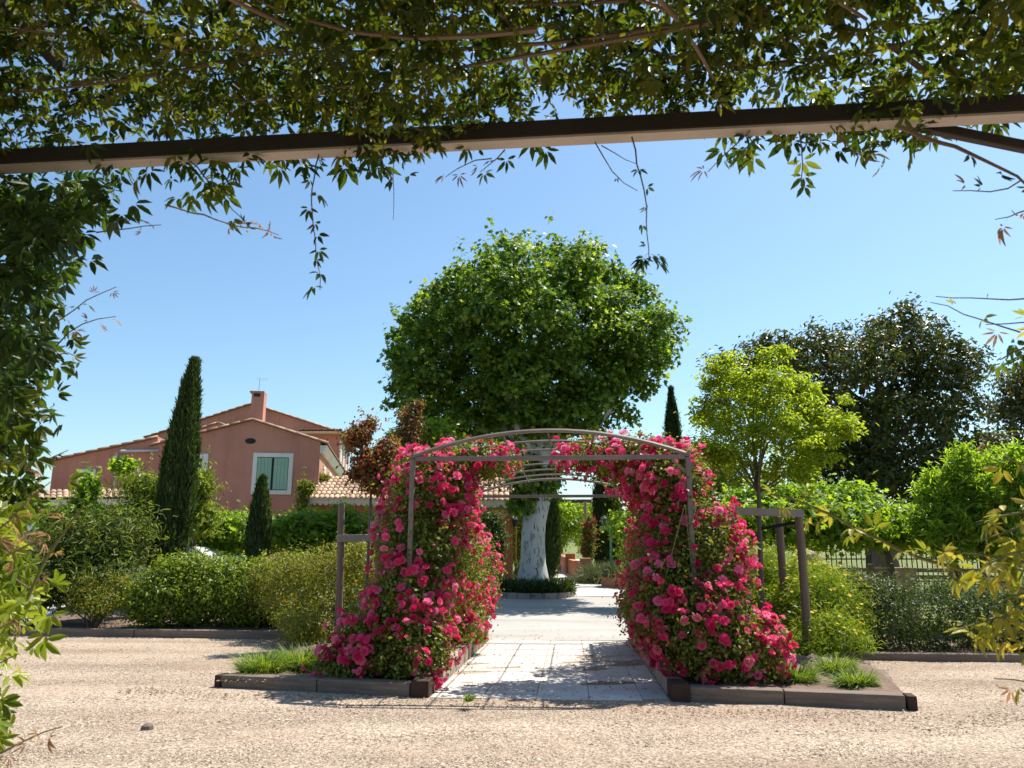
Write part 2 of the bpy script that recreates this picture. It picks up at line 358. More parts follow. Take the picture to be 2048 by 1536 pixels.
def clumpy(lobes, ncl, per, rc, lo=.72, hi=1.02, cut=.8, zmin=-9, up=.5, out=.6, jitter=.6, flat=.8):
    c, o = shell(lobes, ncl, lo, hi, cut, zmin)
    m = np.maximum(rng.normal(1, .35, ncl), .3); idx = np.repeat(np.arange(ncl), np.maximum((m * per).astype(int), 2))
    r = rc * rng.uniform(.7, 1.3, ncl)
    P = c[idx] + rng.normal(size=(len(idx), 3)) * r[idx][:, None] * np.array([1, 1, flat])
    N = o[idx] * out + UP * up + rng.normal(size=(len(idx), 3)) * jitter
    k = P[:, 2] > zmin
    return P[k], norm(N[k]), o[idx][k]
def puffs(lobes, n, r, lo=.82, hi=1.02, cut=.9, shrink=.8):
    """smaller rounded sprays riding on the surface of the main lobes"""
    P, O = shell(lobes, n, lo, hi, cut); R = rng.uniform(r * .7, r * 1.3, n)
    return [tuple(l[:3]) + tuple(np.array(l[3:6]) * shrink) for l in lobes] + [tuple(p) + (q, q, q * .8) for p, q in zip(P, R)]
def wpx(lobes_px):
    """lobes given as (px, py, d, rx, ry, rz) in photo columns/rows with distance, radii in metres"""
    return [tuple(at(a, b, d)) + (rx, ry, rz) for a, b, d, rx, ry, rz in lobes_px]

# ------------------------------------------------------------------ setting: ground, gravel, driveway
def sheet(name, xs, ys, mat, dz=0.0, rough=0.0, kind='structure', inside=None):
    X, Y = np.meshgrid(xs, ys); Z = np.interp(Y, _gy, _gz) + dz
    if rough: Z = Z + rng.normal(0, rough, Z.shape)
    V = np.stack([X, Y, Z], -1).reshape(-1, 3); nx, ny = len(xs), len(ys)
    i = np.arange(nx - 1)[None, :] + nx * np.arange(ny - 1)[:, None]
    Q = np.stack([i, i + 1, i + nx + 1, i + nx], -1).reshape(-1, 4)
    if inside is not None:
        ce = V[Q].mean(1); Q = Q[np.array([inside(*c[:2]) for c in ce])]
    o = link(name, raw_mesh(name, V, Q, smooth=True), mat); o['kind'] = kind; return o
sheet('ground', [-3000, -400, -60, -25, -12, 0, 12, 25, 60, 400, 3000], [-3000, -60, -8, 7.8, 10, 13.2, 17, 22, 30, 45, 70, 120, 500, 5000], 'grass_ground', -.02)
sheet('gravel_yard', np.linspace(-16, 14, 61), np.concatenate([np.linspace(-8, 4, 8), np.linspace(4.5, 14.2, 40)]), 'gravel', .012, .004,
      inside=lambda x, y: y < 13.6 - .05 * x and not (x > 4.2 and y > 10.9) and not (-.25 < x < 2.0 and y > 12.9))
sheet('driveway', np.linspace(-20, 4.6, 40), np.linspace(13.14, 21.8, 24), 'driveway', .016, .003, inside=lambda x, y: x > -2.6 or y > 14.6)
# pale path that winds away behind the plane tree
def ribbon(name, pts, mat, dz, kind='structure'):
    V = []; 
    for (xl, xr, y) in pts: V += [(xl, y, gz(y) + dz), ((xl + xr) / 2, y, gz(y) + dz + .01), (xr, y, gz(y) + dz)]
    Fq = []
    for i in range(len(pts) - 1):
        for k in (0, 1): Fq.append((i * 3 + k, i * 3 + k + 1, i * 3 + k + 4, i * 3 + k + 3))
    o = link(name, raw_mesh(name, V, Fq), mat); o['kind'] = kind; return o
gp = []
for (pl, pr, d) in ((1100, 1262, 21.7), (1104, 1256, 24), (1110, 1226, 27.5), (1108, 1196, 32), (1103, 1176, 38), (1098, 1160, 46)):
    gp.append((on(pl, d)[0], on(pr, d)[0], d))
ribbon('garden_path', gp, 'slab', .022)
# low wooded rise far beyond the gardens
hv = []; hx = np.linspace(-1400, 1400, 90)
for x in hx: hv += [(x, 900, -5), (x, 930, 6 + 5 * math.sin(x * .006) + 4 * math.sin(x * .017 + 1) + 2 * math.sin(x * .05)), (x, 1100, 4)]
hq = [(i * 3 + k, i * 3 + 3 + k, i * 3 + 4 + k, i * 3 + 1 + k) for i in range(89) for k in (0, 1)]
link('hills', raw_mesh('hills', hv, hq, smooth=True), 'hill')['kind'] = 'structure'

# loose gravel stones on the yard
def loose_gravel():
    n = 70000
    y = 4.9 + 8.6 * rng.random(n) ** 1.5; x = (rng.random(n) * 2 - 1) * (y * .72 + .5)
    keep = (y < 13.4 - .05 * x) & ~((x > 4.2) & (y > 10.8)) & ~((x > -3.3 + (y - 8.2) * .1) & (x < 3.5) & (y > 7.66 - .16 * x))
    x, y = x[keep], y[keep]; n = len(x); s = rng.uniform(.004, .0095, n) * (1 + .9 * (rng.random(n) < .05))
    O = np.array([(1, 0, 0), (0, 1, 0), (-1, 0, 0), (0, -1, 0), (.1, .1, .7)]); Ft = np.array([(0, 1, 4), (1, 2, 4), (2, 3, 4), (3, 0, 4)])
    a = rng.random(n) * 6.28; el = rng.uniform(.6, 1.5, n); ca, sa = np.cos(a), np.sin(a)
    V = np.zeros((n, 5, 3)); lx = O[None, :, 0] * (s * el)[:, None]; ly = O[None, :, 1] * s[:, None]
    V[:, :, 0] = x[:, None] + lx * ca[:, None] - ly * sa[:, None]; V[:, :, 1] = y[:, None] + lx * sa[:, None] + ly * ca[:, None]
    V[:, :, 2] = (np.interp(y, _gy, _gz) + .012)[:, None] + O[None, :, 2] * s[:, None]
    V += rng.normal(0, .0009, V.shape)
    m = leaf_mat('gravel_stone', [(.10, .072, .054), (.26, .2, .15), (.36, .288, .22), (.52, .44, .36)], 0.0, .9, .2)
    o = link('loose_gravel', raw_mesh('loose_gravel', V.reshape(-1, 3), (Ft[None] + (np.arange(n) * 5)[:, None, None]).reshape(-1, 3), np.repeat(rng.random(n), 5)), 'gravel_stone')
    o['kind'] = 'stuff'
loose_gravel()

# ------------------------------------------------------------------ arbor frame of reference
YAW = math.radians(4.4); AX = np.array([math.sin(YAW), math.cos(YAW), 0]); RX = np.array([math.cos(YAW), -math.sin(YAW), 0])
AO = np.array([.405, 8.34, 0]); HALF = 1.53; ALEN = 5.3
def A(s, t, z): return AO + RX * s + AX * t + UP * z
def drop(t): return -.105 * min(max(t, 0), ALEN) / ALEN

# ------------------------------------------------------------------ paved path with its slabs
def path():
    W = 1.165; t0, t1 = -.62, 4.86
    root = MB().prism([A(-W, t0, -.06), A(W, t0, -.06), A(W, t1, -.19), A(-W, t1, -.19)], (0, 0, .062)).build('paved_path', 'slab_bed'); root['kind'] = 'structure'
    rows = [t0 + .01, t0 + .26, .28, .92, 1.56, 2.2, 2.86, 3.52, 4.18, 4.85]; cols = np.linspace(-W, W, 10)[[0, 2, 4, 6, 8, 9]]
    org = np.array(root.location)
    for i in range(9):
        for j in range(5):
            a, b = cols[j] + .004, cols[j + 1] - .004; p, q = rows[i] + .004, rows[i + 1] - .004
            mb = MB(); z = lambda t: gz(A(0, t, 0)[1]) + .004 + rng.normal(0, .0012)
            z0, z1 = z(p), z(q)
            P = [A(a, p, z0), A(b, p, z0), A(b, q, z1), A(a, q, z1)]
            mb.prism([v - UP * .03 for v in P], (0, 0, .042)).build('paving_slab', 'slab', root, .0025)
path()

# ------------------------------------------------------------------ planting beds and their edging
def bed(name, outline, h):
    """uneven soil top inside an outline"""
    P = np.array(outline); c = P[:, :2].mean(0); V = [(c[0], c[1], gz(c[1]) + h + .05)]; n = len(P); K = 12; ring = 10; Fs = []
    per = []
    for i in range(n):
        for k in range(K): per.append(P[i, :2] + (P[(i + 1) % n, :2] - P[i, :2]) * k / K)
    m = len(per)
    for r in range(1, ring + 1):
        for q in per:
            p = c + (q - c) * r / ring; e = 0 if r == ring else rng.normal(0, .018)
            V.append((p[0], p[1], gz(p[1]) + h * (1 if r < ring else .9) + .05 * (1 - r / ring) + e))
    for k in range(m): Fs.append((0, 1 + k, 1 + (k + 1) % m))
    T2 = []
    for r in range(ring - 1):
        for k in range(m):
            a = 1 + r * m + k; b = 1 + r * m + (k + 1) % m; T2 += [(a, a + m, b + m), (a, b + m, b)]
    o = link(name, raw_mesh(name, V, Fs + T2, smooth=True), 'soil'); o['kind'] = 'structure'; return o
BL = [atz(440, 1376, 0), A(-1.3, -.42, 0), A(-1.3, 4.8, -.1), A(-2.6, 5.1, -.1), np.array([-3.7, 13.3, 0]), np.array([-3.05, 10.5, 0])]
BR = [A(1.3, -.42, 0), atz(1822, 1420, 0), np.array([4.25, 9.2, 0]), np.array([4.4, 10.8, 0]), A(2.9, 5.0, -.1), A(1.3, 4.8, -.1)]
bed('soil_bed', BL, .10); bed('soil_bed', BR, .10)
bed('soil_bed', [np.array([-9.6, 14.05, 0]), np.array([-3.9, 13.5, 0]), np.array([-2.7, 14.0, 0]), np.array([-2.9, 16.8, 0]), np.array([-10, 17.2, 0])], .07)
bed('soil_bed', [np.array([4.3, 10.85, 0]), np.array([12, 10.2, 0]), np.array([12, 14, 0]), np.array([4.3, 13.4, 0])], .07)

def sleeper(name, p, q, label, w=.17, h=.15, mat='timber_sleeper', group='timber sleepers edging the beds', lift=0.0):
    p = np.array(p, float); q = np.array(q, float)
    p[2] = gz(p[1]) + h / 2 - .01 + lift; q[2] = gz(q[1]) + h / 2 - .01 + lift
    o = MB().bar(p, q, w, h).build(name, mat, None, .012); setp(o, label, 'kerb', group); return o
def sleeper_end(parent, p, q, w, h):
    """dark sawn end grain cap"""
    p = np.array(p); q = np.array(q)
    p[2] = q[2] = gz(p[1]) + h / 2 - .01
    MB().bar(p, q, w, h).build('end_grain', 'sleeper_end', parent, .008)
l0, l1 = atz(452, 1372, 0), A(-1.36, -.5, 0); lm = l0 + (l1 - l0) * .52
s1 = sleeper('timber_sleeper', l0, lm, 'weathered timber sleeper by the grass tuft at the left bed corner')
dv = norm(l0 - lm); sleeper_end(s1, l0 + dv * .02, l0 + dv * .09, .168, .146)
sleeper('timber_sleeper', lm + dv * -.01, l1, 'weathered timber sleeper under the lowest pink roses left of the path')
r0, r1 = A(1.36, -.5, 0), atz(1808, 1420, 0); rm = r0 + (r1 - r0) * .45
sleeper('timber_sleeper', r0, rm, 'shaded timber sleeper under the lowest roses right of the path')
s2 = sleeper('timber_sleeper', rm - norm(rm - r1) * .01, r1, 'sunlit timber sleeper at the front right corner of the right bed')
dv = norm(r1 - rm); sleeper_end(s2, r1 + dv * .02, r1 + dv * .1, .168, .146)
sleeper('timber_sleeper', atz(1800, 1410, 0) + np.array([.04, .16, 0]), np.array([4.3, 9.3, 0]), 'timber sleeper running back along the right side of the right bed', w=.15, h=.09)
kl = [np.array([-11.2, 14.2, 0]), np.array([-6.55, 13.72, 0]), np.array([-3.75, 13.4, 0])]
sleeper('timber_sleeper', kl[0], kl[1] + np.array([-.012, .0012, 0]), 'long grey sleeper edging the gravel below the far left shrubs', h=.15)
sleeper('timber_sleeper', kl[1], kl[2], 'grey sleeper edging the gravel below the bright green round shrub', h=.15)
sleeper('timber_sleeper', np.array([4.5, 10.72, 0]), np.array([7.9, 10.4, 0]), 'dark sleeper in shade at the foot of the right clipped hedge', h=.12)
sleeper('timber_sleeper', np.array([7.92, 10.39, 0]), np.array([12, 10.1, 0]), 'dark sleeper at the far right end of the clipped hedge', h=.12)

def kerb(side, label):
    s = side * 1.265; root = thing('path_kerb', label, 'kerb', A(s, 0, 0), 'low kerbs either side of the paved path')
    t = -.62; L = [.34, .5, .52, .5, .55, .52, .56, .62, .66, .71]; L = [l * 5.48 / sum(L) for l in L]
    for i, l in enumerate(L):
        zb = gz(A(0, t + l / 2, 0)[1]); top = .165 + .012 * i + random.uniform(-.008, .008)
        if i == 0: top = .19
        mat = 'sleeper_end' if i == 0 else ('kerb_terracotta' if (i >= 8 or (side > 0 and i >= 6)) else 'kerb_stone')
        nm = 'timber_end' if i == 0 else 'kerb_block'
        c = A(s + random.uniform(-.006, .006), t + l / 2, (zb - .06 + zb + top - .02) / 2)
        MB().box(c, (RX, AX, UP), (.09, l / 2 - .004, (top + .04) / 2)).build(nm, mat, root, .012)
        if mat == 'kerb_terracotta':
            MB().box(A(s, t + l / 2, zb + top + .012), (RX, AX, UP), (.1, l / 2 - .002, .012)).build('coping', 'kerb_stone', root, .004)
        t += l
kerb(-1, 'low block kerb along the left of the pale path'); kerb(1, 'low block kerb along the shaded right of the pale path')

# ------------------------------------------------------------------ metal arbor
def arbor():
    root = thing('garden_arbor', 'brown metal arched arbor spanning the paved path between pink roses', 'arbor', A(0, 2.6, -.05))
    zt = 2.45; R = .30
    def arch(t): 
        P = []
        for k in range(17):
            u = -1 + 2 * k / 16; P.append(A(HALF * u, t, zt + drop(t) + R * (1 - u * u) ** 1.0 * .93 + .0))
        return P
    for i, t in enumerate(np.linspace(0, ALEN, 8)):
        w = .042 if i in (0, 7) else .026
        mb = MB(); P = arch(t)
        mb.tube(P, w / 2 * 1.1, 6).build('arch', 'arbor_metal', root)
    for t in (0, ALEN):
        MB().box(A(0, t, zt + drop(t) - .03), (RX, AX, UP), (HALF - .03, .022, .025)).build('cross_beam', 'arbor_metal', root, .003)
    for s in (-1, 1):
        MB().bar(A(s * HALF, -.02, zt), A(s * HALF, ALEN + .02, zt + drop(ALEN)), .045, .045).build('side_rail', 'arbor_metal', root, .003)
        for t in (0, 1.75, 3.55, ALEN):
            MB().box(A(s * HALF, t, (zt + drop(t) - .03 + drop(t)) / 2), (RX, AX, UP), (.027, .027, (zt - .03) / 2)).build('post', 'arbor_metal', root, .003)
        if s > 0: MB().bar(A(HALF - .03, 0.0, zt - .2), A(HALF - .17, 0.0, zt - .06), .018, .03).build('corner_brace', 'arbor_metal', root)
        for z in (.7, 1.4, 2.0):
            MB().bar(A(s * HALF, .03, z), A(s * HALF, ALEN - .03, z + drop(ALEN)), .012, .012).build('wire_rail', 'arbor_metal', root)
    for u in (-.66, -.33, 0.0, .33, .66):
        MB().tube([A(HALF * u, t, zt + drop(t) + R * (1 - u * u) * .93 - .028) for t in (0, ALEN / 2, ALEN)], .009, 5).build('purlin', 'arbor_metal', root)
arbor()

# ------------------------------------------------------------------ roses
def blossom_template(outer, inner, seed, core=True):
    r = np.random.default_rng(seed); V = []; Fs = []
    def ring(n, r0, r1, r2, z0, z1, z2, w, ph):
        for k in range(n):
            a = ph + 2 * math.pi * k / n + r.normal(0, .12); c, s = math.cos(a), math.sin(a); b = len(V); q = r.uniform(.88, 1.12); dz = r.normal(0, .03)
            for (rr, ww, zz) in ((r0, 0, z0), (r1 * q, w * .5, z1), (r2 * q, w * .36, z2 + dz), (r2 * q, -w * .36, z2 + dz), (r1 * q, -w * .5, z1)):
                V.append((rr * c - ww * s, rr * s + ww * c, zz))
            Fs.extend([(b, b + 1, b + 4), (b + 1, b + 2, b + 3), (b + 1, b + 3, b + 4)])
    ring(outer, .04, .34, .5, -.10, .02, .03, .5, 0)
    ring(outer - 1, .03, .27, .37, -.02, .14, .2, .42, .5)
    ring(inner, .02, .17, .2, .02, .2, .32, .28, .9)
    if core: ring(3, .01, .07, .08, .1, .25, .34, .16, .2)
    return np.array(V) , Fs
BLOOM = [blossom_template(6, 4, 11), blossom_template(5, 4, 12), blossom_template(6, 5, 13), blossom_template(5, 3, 14)]
BLOOM_ME = []
for i, (V, Fs) in enumerate(BLOOM):
    me = raw_mesh('rose_blossom_mesh', V, Fs, np.full(len(V), 0.0)); me.materials.append(MATS['petal']); BLOOM_ME.append(me)
CAMP = np.array([0, 0, EYE])

def rotm(n, spin):
    z = Vector(n).normalized(); q = z.to_track_quat('Z', 'Y'); return q.to_matrix().to_4x4() @ Matrix.Rotation(spin, 4, 'Z')
def rose(name, label, base, lobes, nleaf, nclus, stems, zmin, size=(.075, .115)):
    root = thing(name, label, 'rose bush', base, 'climbing roses trained over the arbor'); b = np.array(base)
    P, N, O = clumpy(lobes, int(nleaf / 26), 26, .085, .5, 1.02, .7, zmin, .55, .6, .7)
    L = rng.uniform(.036, .062, len(P))
    leaf_object('foliage', [leaf_array(P, N, L, L * .62, T_RHOMB)], 'leaf_rose', root)
    # clustered blossoms
    c, o = shell(lobes, nclus, .93, 1.08, .97, zmin + .03)
    dens = rng.random(nclus); cnt = np.where(dens < .3, 1, np.where(dens < .6, 2, np.where(dens < .85, 4, 7)))
    idx = np.repeat(np.arange(nclus), cnt); Pb = c[idx] + rng.normal(size=(len(idx), 3)) * .055 + o[idx] * .02
    Nb = norm(o[idx] * .9 + UP * .35 + rng.normal(size=(len(idx), 3)) * .45)
    S = rng.uniform(size[0], size[1], len(idx)) * np.where(rng.random(len(idx)) < .22, rng.uniform(.35, .6, len(idx)), 1.0); view = norm(CAMP - Pb); inner = np.zeros(len(idx), bool)
    score = (o[idx] * view).sum(1) + .25 * rng.random(len(idx)) + .002 * (12 - Pb[:, 1])
    order = np.argsort(-score); main = order[:300]; rest = order[300:]
    for k in main:
        ob = bpy.data.objects.new('rose_blossom', BLOOM_ME[k % 4]); COL.objects.link(ob); ob.parent = root
        M = rotm(Nb[k], rng.random() * 6.28); M = Matrix.Translation(Vector(Pb[k] - b)) @ M @ Matrix.Scale(S[k], 4); ob.matrix_local = M
    if len(rest):
        leaf_object('rose_blossoms', [leaf_array(Pb[rest], Nb[rest], S[rest], S[rest], (BLOOM[1][0], BLOOM[1][1]), 0)], 'petal', root)
    for i, pts in enumerate(stems):
        MB().tube(pts, np.linspace(.008, .004, len(pts)), 5).build('cane', 'stem_green', root)
    return root
def AL(l): return [tuple(A(*q[:3])) + tuple(q[3:]) for q in l]
def canes(s, t, n, top):
    out = []
    for i in range(n):
        x = s + random.uniform(-.35, .35); y = t + random.uniform(-.3, .5)
        out.append([A(x, y, .08), A(x + random.uniform(-.2, .2), y + random.uniform(-.15, .15), top * .45), A(s + random.uniform(-.3, .3), y + random.uniform(-.1, .2), top)])
    return out
rose('climbing_rose', 'pink climbing rose cascading over the front left arbor post', A(-1.55, .2, .08), AL([
    (-1.52, .5, 1.45, .5, .55, .75), (-1.42, .65, 2.15, .48, .6, .42), (-.95, .95, 2.5, .55, .5, .18), (-1.58, .2, .8, .42, .45, .55),
    (-1.85, .1, .42, .45, .38, .38), (-1.5, -.05, .38, .45, .36, .36), (-2.15, .0, .22, .32, .28, .22)]), 38000, 400, canes(-1.55, .2, 8, 1.9), .1)
rose('climbing_rose', 'pink climbing rose along the rear left side of the arbor', A(-1.5, 3.0, .0), AL([
    (-1.45, 1.9, 1.35, .42, .8, .85), (-1.42, 3.0, 1.15, .38, .8, .8), (-1.36, 4.2, .95, .36, .8, .75), (-1.36, 3.1, .45, .3, 1.2, .35), (-1.4, 2.0, 2.15, .35, .7, .3)]), 32000, 330, canes(-1.5, 3.0, 5, 1.6), .02)
rose('climbing_rose', 'pink climbing rose heaped over the front right arbor post', A(1.6, .2, .08), AL([
    (1.45, .5, 1.5, .42, .5, .75), (1.35, .65, 2.25, .45, .6, .4), (.85, .9, 2.52, .75, .5, .19), (1.75, .35, 1.2, .42, .45, .75),
    (1.6, .0, .6, .58, .42, .5), (2.0, .05, .4, .46, .38, .38), (1.3, .2, .9, .38, .45, .6)]), 44000, 520, canes(1.55, .2, 8, 1.9), .1)
rose('climbing_rose', 'pink climbing rose along the shaded rear right side of the arbor', A(1.5, 3.0, .0), AL([
    (1.52, 1.8, 1.45, .45, .8, .95), (1.5, 3.0, 1.25, .4, .8, .9), (1.5, 4.2, 1.1, .38, .8, .8), (1.25, 2.0, 2.3, .45, .8, .3), (1.35, 3.2, .5, .35, 1.2, .4)]), 34000, 360, canes(1.5, 3.0, 5, 1.6), .02)

# ------------------------------------------------------------------ trees and shrubs
def limb(mb, p, q, r0, r1, bend=.15, n=6, seg=8):
    p = np.array(p); q = np.array(q); L = np.linalg.norm(q - p); off = rng.normal(size=3) * bend * L
    t = np.linspace(0, 1, n); P = p + (q - p) * t[:, None] + off * (np.sin(t * math.pi))[:, None] * .5
    mb.tube(P, np.linspace(r0, r1, n), seg); return P
def plant(name, label, cat, base, lobes, mat, ncl, per, rc, L, W, tmpl=T_RHOMB, group=None, trunk=None, zmin=None, lo=.6, hi=1.02, cut=.78, up=.5, out=.6, jit=.6, droop=.35, twigs=6, crown='foliage', flat=.8, bark='bark', fill=1500):
    root = thing(name, label, cat, base, group); zb = base[2] if zmin is None else zmin
    P, N, O = clumpy(lobes, ncl, per, rc, lo, hi, cut, zb, up, out, jit, flat)
    l = rng.uniform(L * .7, L * 1.25, len(P))
    arrs = [leaf_array(P, N, l, l * W, tmpl, droop)]
    sp, so2 = shell(lobes, max(ncl // 9, 8), .95, 1.03, .95, zb); k2 = so2[:, 2] > -.2; sp, so2 = sp[k2], so2[k2]; ii = np.repeat(np.arange(len(sp)), 9); tt = rng.random(len(ii)) * rc * 3.2 * rng.uniform(.5, 1.4, len(sp))[ii]
    if len(ii): arrs.append(leaf_array(sp[ii] + norm(so2[ii] + UP * .6) * tt[:, None] + rng.normal(size=(len(ii), 3)) * rc * .22, so2[ii] + rng.normal(size=(len(ii), 3)) * .7 + UP * .4, np.full(len(ii), L * .95), np.full(len(ii), L * .95 * W), tmpl, droop))
    if fill:
        Pf, Of = shell(lobes, fill, .35, .8, .2, zb); arrs.append(leaf_array(Pf, Of + rng.normal(size=Pf.shape) * .4, np.full(fill, L * 1.9), np.full(fill, L * 1.9 * max(W, .45)), T_RHOMB, droop))
    leaf_object(crown, arrs, mat, root)
    c = np.array(base)
    if trunk:
        pts, rad = trunk; mb = MB(); mb.tube(pts, rad, 12); mb.build('trunk', bark, root, smooth=True); c = np.array(pts[-1]); rr = rad[-1]
    else: rr = .03
    mb = MB()
    for k in range(twigs):
        lb = lobes[k % len(lobes)]; tgt = np.array(lb[:3]) + rng.normal(size=3) * np.array(lb[3:6]) * .35
        limb(mb, c, tgt, rr * .6, rr * .15)
    if twigs: mb.build('branches', bark, root, smooth=True)
    return root

# plane tree in the round bed
def plane_tree():
    d = 22.3; b = on(1066, d); b[2] = gz(d) + .25; root = thing('plane_tree', 'big round plane tree with pale mottled trunk behind the arbor', 'tree', b)
    lob = wpx([(1062, 660, d, 3.1, 3.0, 2.1), (890, 700, d, 1.55, 1.8, 1.45), (1235, 690, d, 1.6, 1.8, 1.45), (1010, 575, d, 1.55, 1.7, 1.15), (1125, 570, d, 1.6, 1.7, 1.15),
               (880, 790, d, 1.3, 1.5, .85), (1190, 780, d, 1.3, 1.6, .9), (1040, 830, d, 1.5, 1.6, .85), (1025, 740, d - 1.3, 1.5, 1.2, 1.3), (950, 840, d, 1.2, 1.3, .6), (1130, 830, d, 1.1, 1.3, .75)])
    lob = [l[:3] + tuple(np.array(l[3:6]) * .925) for l in lob]; pf = puffs(lob, 150, .55, .8, 1.04, .9, .76)
    bumps = []
    for (x, y) in ((1033, 492), (1105, 490), (1172, 508), (1225, 550), (965, 538), (905, 570), (855, 600), (820, 650), (1290, 595), (1325, 640), (805, 730), (1322, 715), (1000, 520), (1265, 575), (1150, 510), (800, 690), (1300, 770), (820, 790), (1250, 820)):
        bumps.append(tuple(at(x, y, d + random.uniform(-.6, .6))) + (.4, .45, .45))
    P, N, O = clumpy(pf, 1700, 24, .14, .7, 1.0, .75, -9, .65, .6, .5); P2, N2, O2 = clumpy(bumps, 190, 24, .15, .5, 1.05, .6)
    P3, N3, O3 = clumpy(lob, 260, 26, .3, .45, .7, .3)
    sh, so_ = shell(lob, 230, .98, 1.02, .98); sh = sh[so_[:, 2] > -.1]; so_ = so_[so_[:, 2] > -.1]; ii = np.repeat(np.arange(len(sh)), 16); tt = rng.random(len(ii)) * rng.uniform(.3, .95, len(sh))[ii]
    P4 = sh[ii] + (so_[ii] * .55 + UP * .75) * tt[:, None] + rng.normal(size=(len(ii), 3)) * (.13 * (1.1 - tt))[:, None]; N4 = norm(so_[ii] * .5 + UP * .6 + rng.normal(size=(len(ii), 3)) * .6)
    P = np.concatenate([P, P2, P3, P4]); N = np.concatenate([N, N2, N3, N4]); L = rng.uniform(.10, .18, len(P))
    leaf_object('crown', [leaf_array(P, N, L, L * 1.05, T_LOBED, .4)], 'leaf_plane', root)
    # leafy shoots low on the trunk
    lo_ = wpx([(1060, 950, d - .25, .62, .5, .75), (1045, 1005, d - .3, .38, .35, .3), (1090, 960, d - .1, .45, .45, .5)])
    P, N, O = clumpy(lo_, 120, 24, .13, .5, 1.0, .7); L = rng.uniform(.1, .17, len(P))
    leaf_object('trunk_shoots', [leaf_array(P, N, L, L * 1.05, T_LOBED, .5)], 'leaf_plane', root)
    pts = [on(1066, d) - UP * .1, at(1066, 1150, d), at(1066, 1125, d), at(1066, 1085, d), at(1068, 1045, d), at(1075, 1000, d), at(1078, 930, d), at(1072, 850, d)]
    tr = MB(); tr.tube(pts, [.56, .44, .37, .345, .345, .38, .40, .34], 24); tr.build('trunk', 'plane_bark', root, smooth=True)
    mb = MB(); top = pts[-2]
    for k, l in enumerate(lob):
        limb(mb, top + rng.normal(size=3) * .1, np.array(l[:3]), .2, .04, .12)
    mb.build('limbs', 'plane_bark', root, smooth=True)
plane_tree()
def tree_bed():
    c = on(1072, 22.1); root = thing('round_planter', 'round edged bed of dark ground cover around the plane trunk', 'planter', c); r = 1.1; z = gz(22)
    for k in range(18):
        a = 2 * math.pi * k / 18; a2 = 2 * math.pi * (k + .96) / 18
        q = lambda a_, r_: c + np.array([math.cos(a_) * r_, math.sin(a_) * r_, -.15])
        MB().prism([q(a, r - .12), q(a, r), q((a + a2) / 2, r * 1.004), q(a2, r), q(a2, r - .12)], (0, 0, .29)).build('edge_stone', 'kerb_stone', root, .01)
    MB().lathe(c + UP * .02, [(r - .13, -.05), (r - .13, .1), (.3, .2), (.02, .22)], 20).build('soil', 'soil', root)
    P = []; n = 5200
    a = rng.random(n) * 6.28; rr = np.sqrt(rng.random(n)) * (r - .02); P = np.stack([c[0] + np.cos(a) * rr, c[1] + np.sin(a) * rr, np.full(n, c[2] + .08)], 1)
    N = np.stack([np.cos(a) * .4, np.sin(a) * .4, rng.uniform(.3, 1, n)], 1) + rng.normal(size=(n, 3)) * .5
    ax = np.stack([np.cos(a) * .5, np.sin(a) * .5, np.ones(n)], 1)
    V = leaf_array(P + UP * (rng.random(n) * .28)[:, None], N, rng.uniform(.12, .24, n), rng.uniform(.02, .04, n), T_LEAF, -.2, ax, 2.0)
    leaf_object('ground_cover', [V], 'leaf_dark', root)
tree_bed()

# magnolia at right
def magnolia():
    d = 24.5; b = on(1752, d); root = thing('magnolia_tree', 'large dark evergreen magnolia with browned leaf undersides at right', 'tree', b)
    lob = wpx([(1700, 780, d, 2.5, 2.4, 1.9), (1790, 715, d, 1.7, 1.8, 1.3), (1825, 680, d, 1.2, 1.4, 1.0), (1640, 720, d, 1.7, 1.8, 1.1), (1560, 740, d + .5, 1.4, 1.5, 1.1), (1480, 745, d + .6, 1.1, 1.2, .75),
               (1880, 790, d, 1.3, 1.6, 1.3), (1770, 860, d, 2.6, 2.3, 1.6), (1660, 880, d, 1.5, 1.6, 1.6), (1890, 890, d, 1.3, 1.5, 1.1), (1690, 960, d, 1.5, 1.6, .9), (1830, 960, d, 1.4, 1.5, .9),
               (1800, 640, d, .7, .9, .42), (1450, 800, d + .8, .8, 1, .6), (1935, 740, d, .7, .9, .55)])
    P, N, O = clumpy(puffs(lob, 150, .5), 1450, 24, .17, .6, 1.03, .75, -9, .55, .7, .5); L = rng.uniform(.12, .21, len(P))
    Pf, Of = shell(lob, 1800, .4, .85, .3); leaf_object('crown', [leaf_array(P, N, L, L * .45, T_LEAF, .15), leaf_array(Pf, Of + rng.normal(size=Pf.shape) * .4, np.full(1800, .3), np.full(1800, .16), T_LEAF, .2)], 'leaf_magnolia', root)
    mb = MB(); mb.tube([b, at(1752, 1040, d), at(1750, 980, d), at(1756, 930, d)], [.42, .34, .3, .28], 12); mb.build('trunk', 'bark', root, smooth=True)
    mb = MB()
    for l in lob[:12]: limb(mb, at(1755, 940, d), np.array(l[:3]), .17, .04, .2)
    mb.build('limbs', 'bark', root, smooth=True)
magnolia()
plant('evergreen_tree', 'dark evergreen tree cut by the right edge behind the magnolia', 'tree', on(2075, 27), wpx([(2085, 770, 27, 1.5, 1.6, 1.2), (2120, 860, 27, 1.9, 2.0, 1.8), (2030, 815, 28, .8, 1.0, .5)]), 'leaf_magnolia', 320, 26, .24, .17, .45, T_LEAF,
      trunk=([on(2085, 27), at(2082, 960, 27)], [.3, .22]), zmin=2.0)

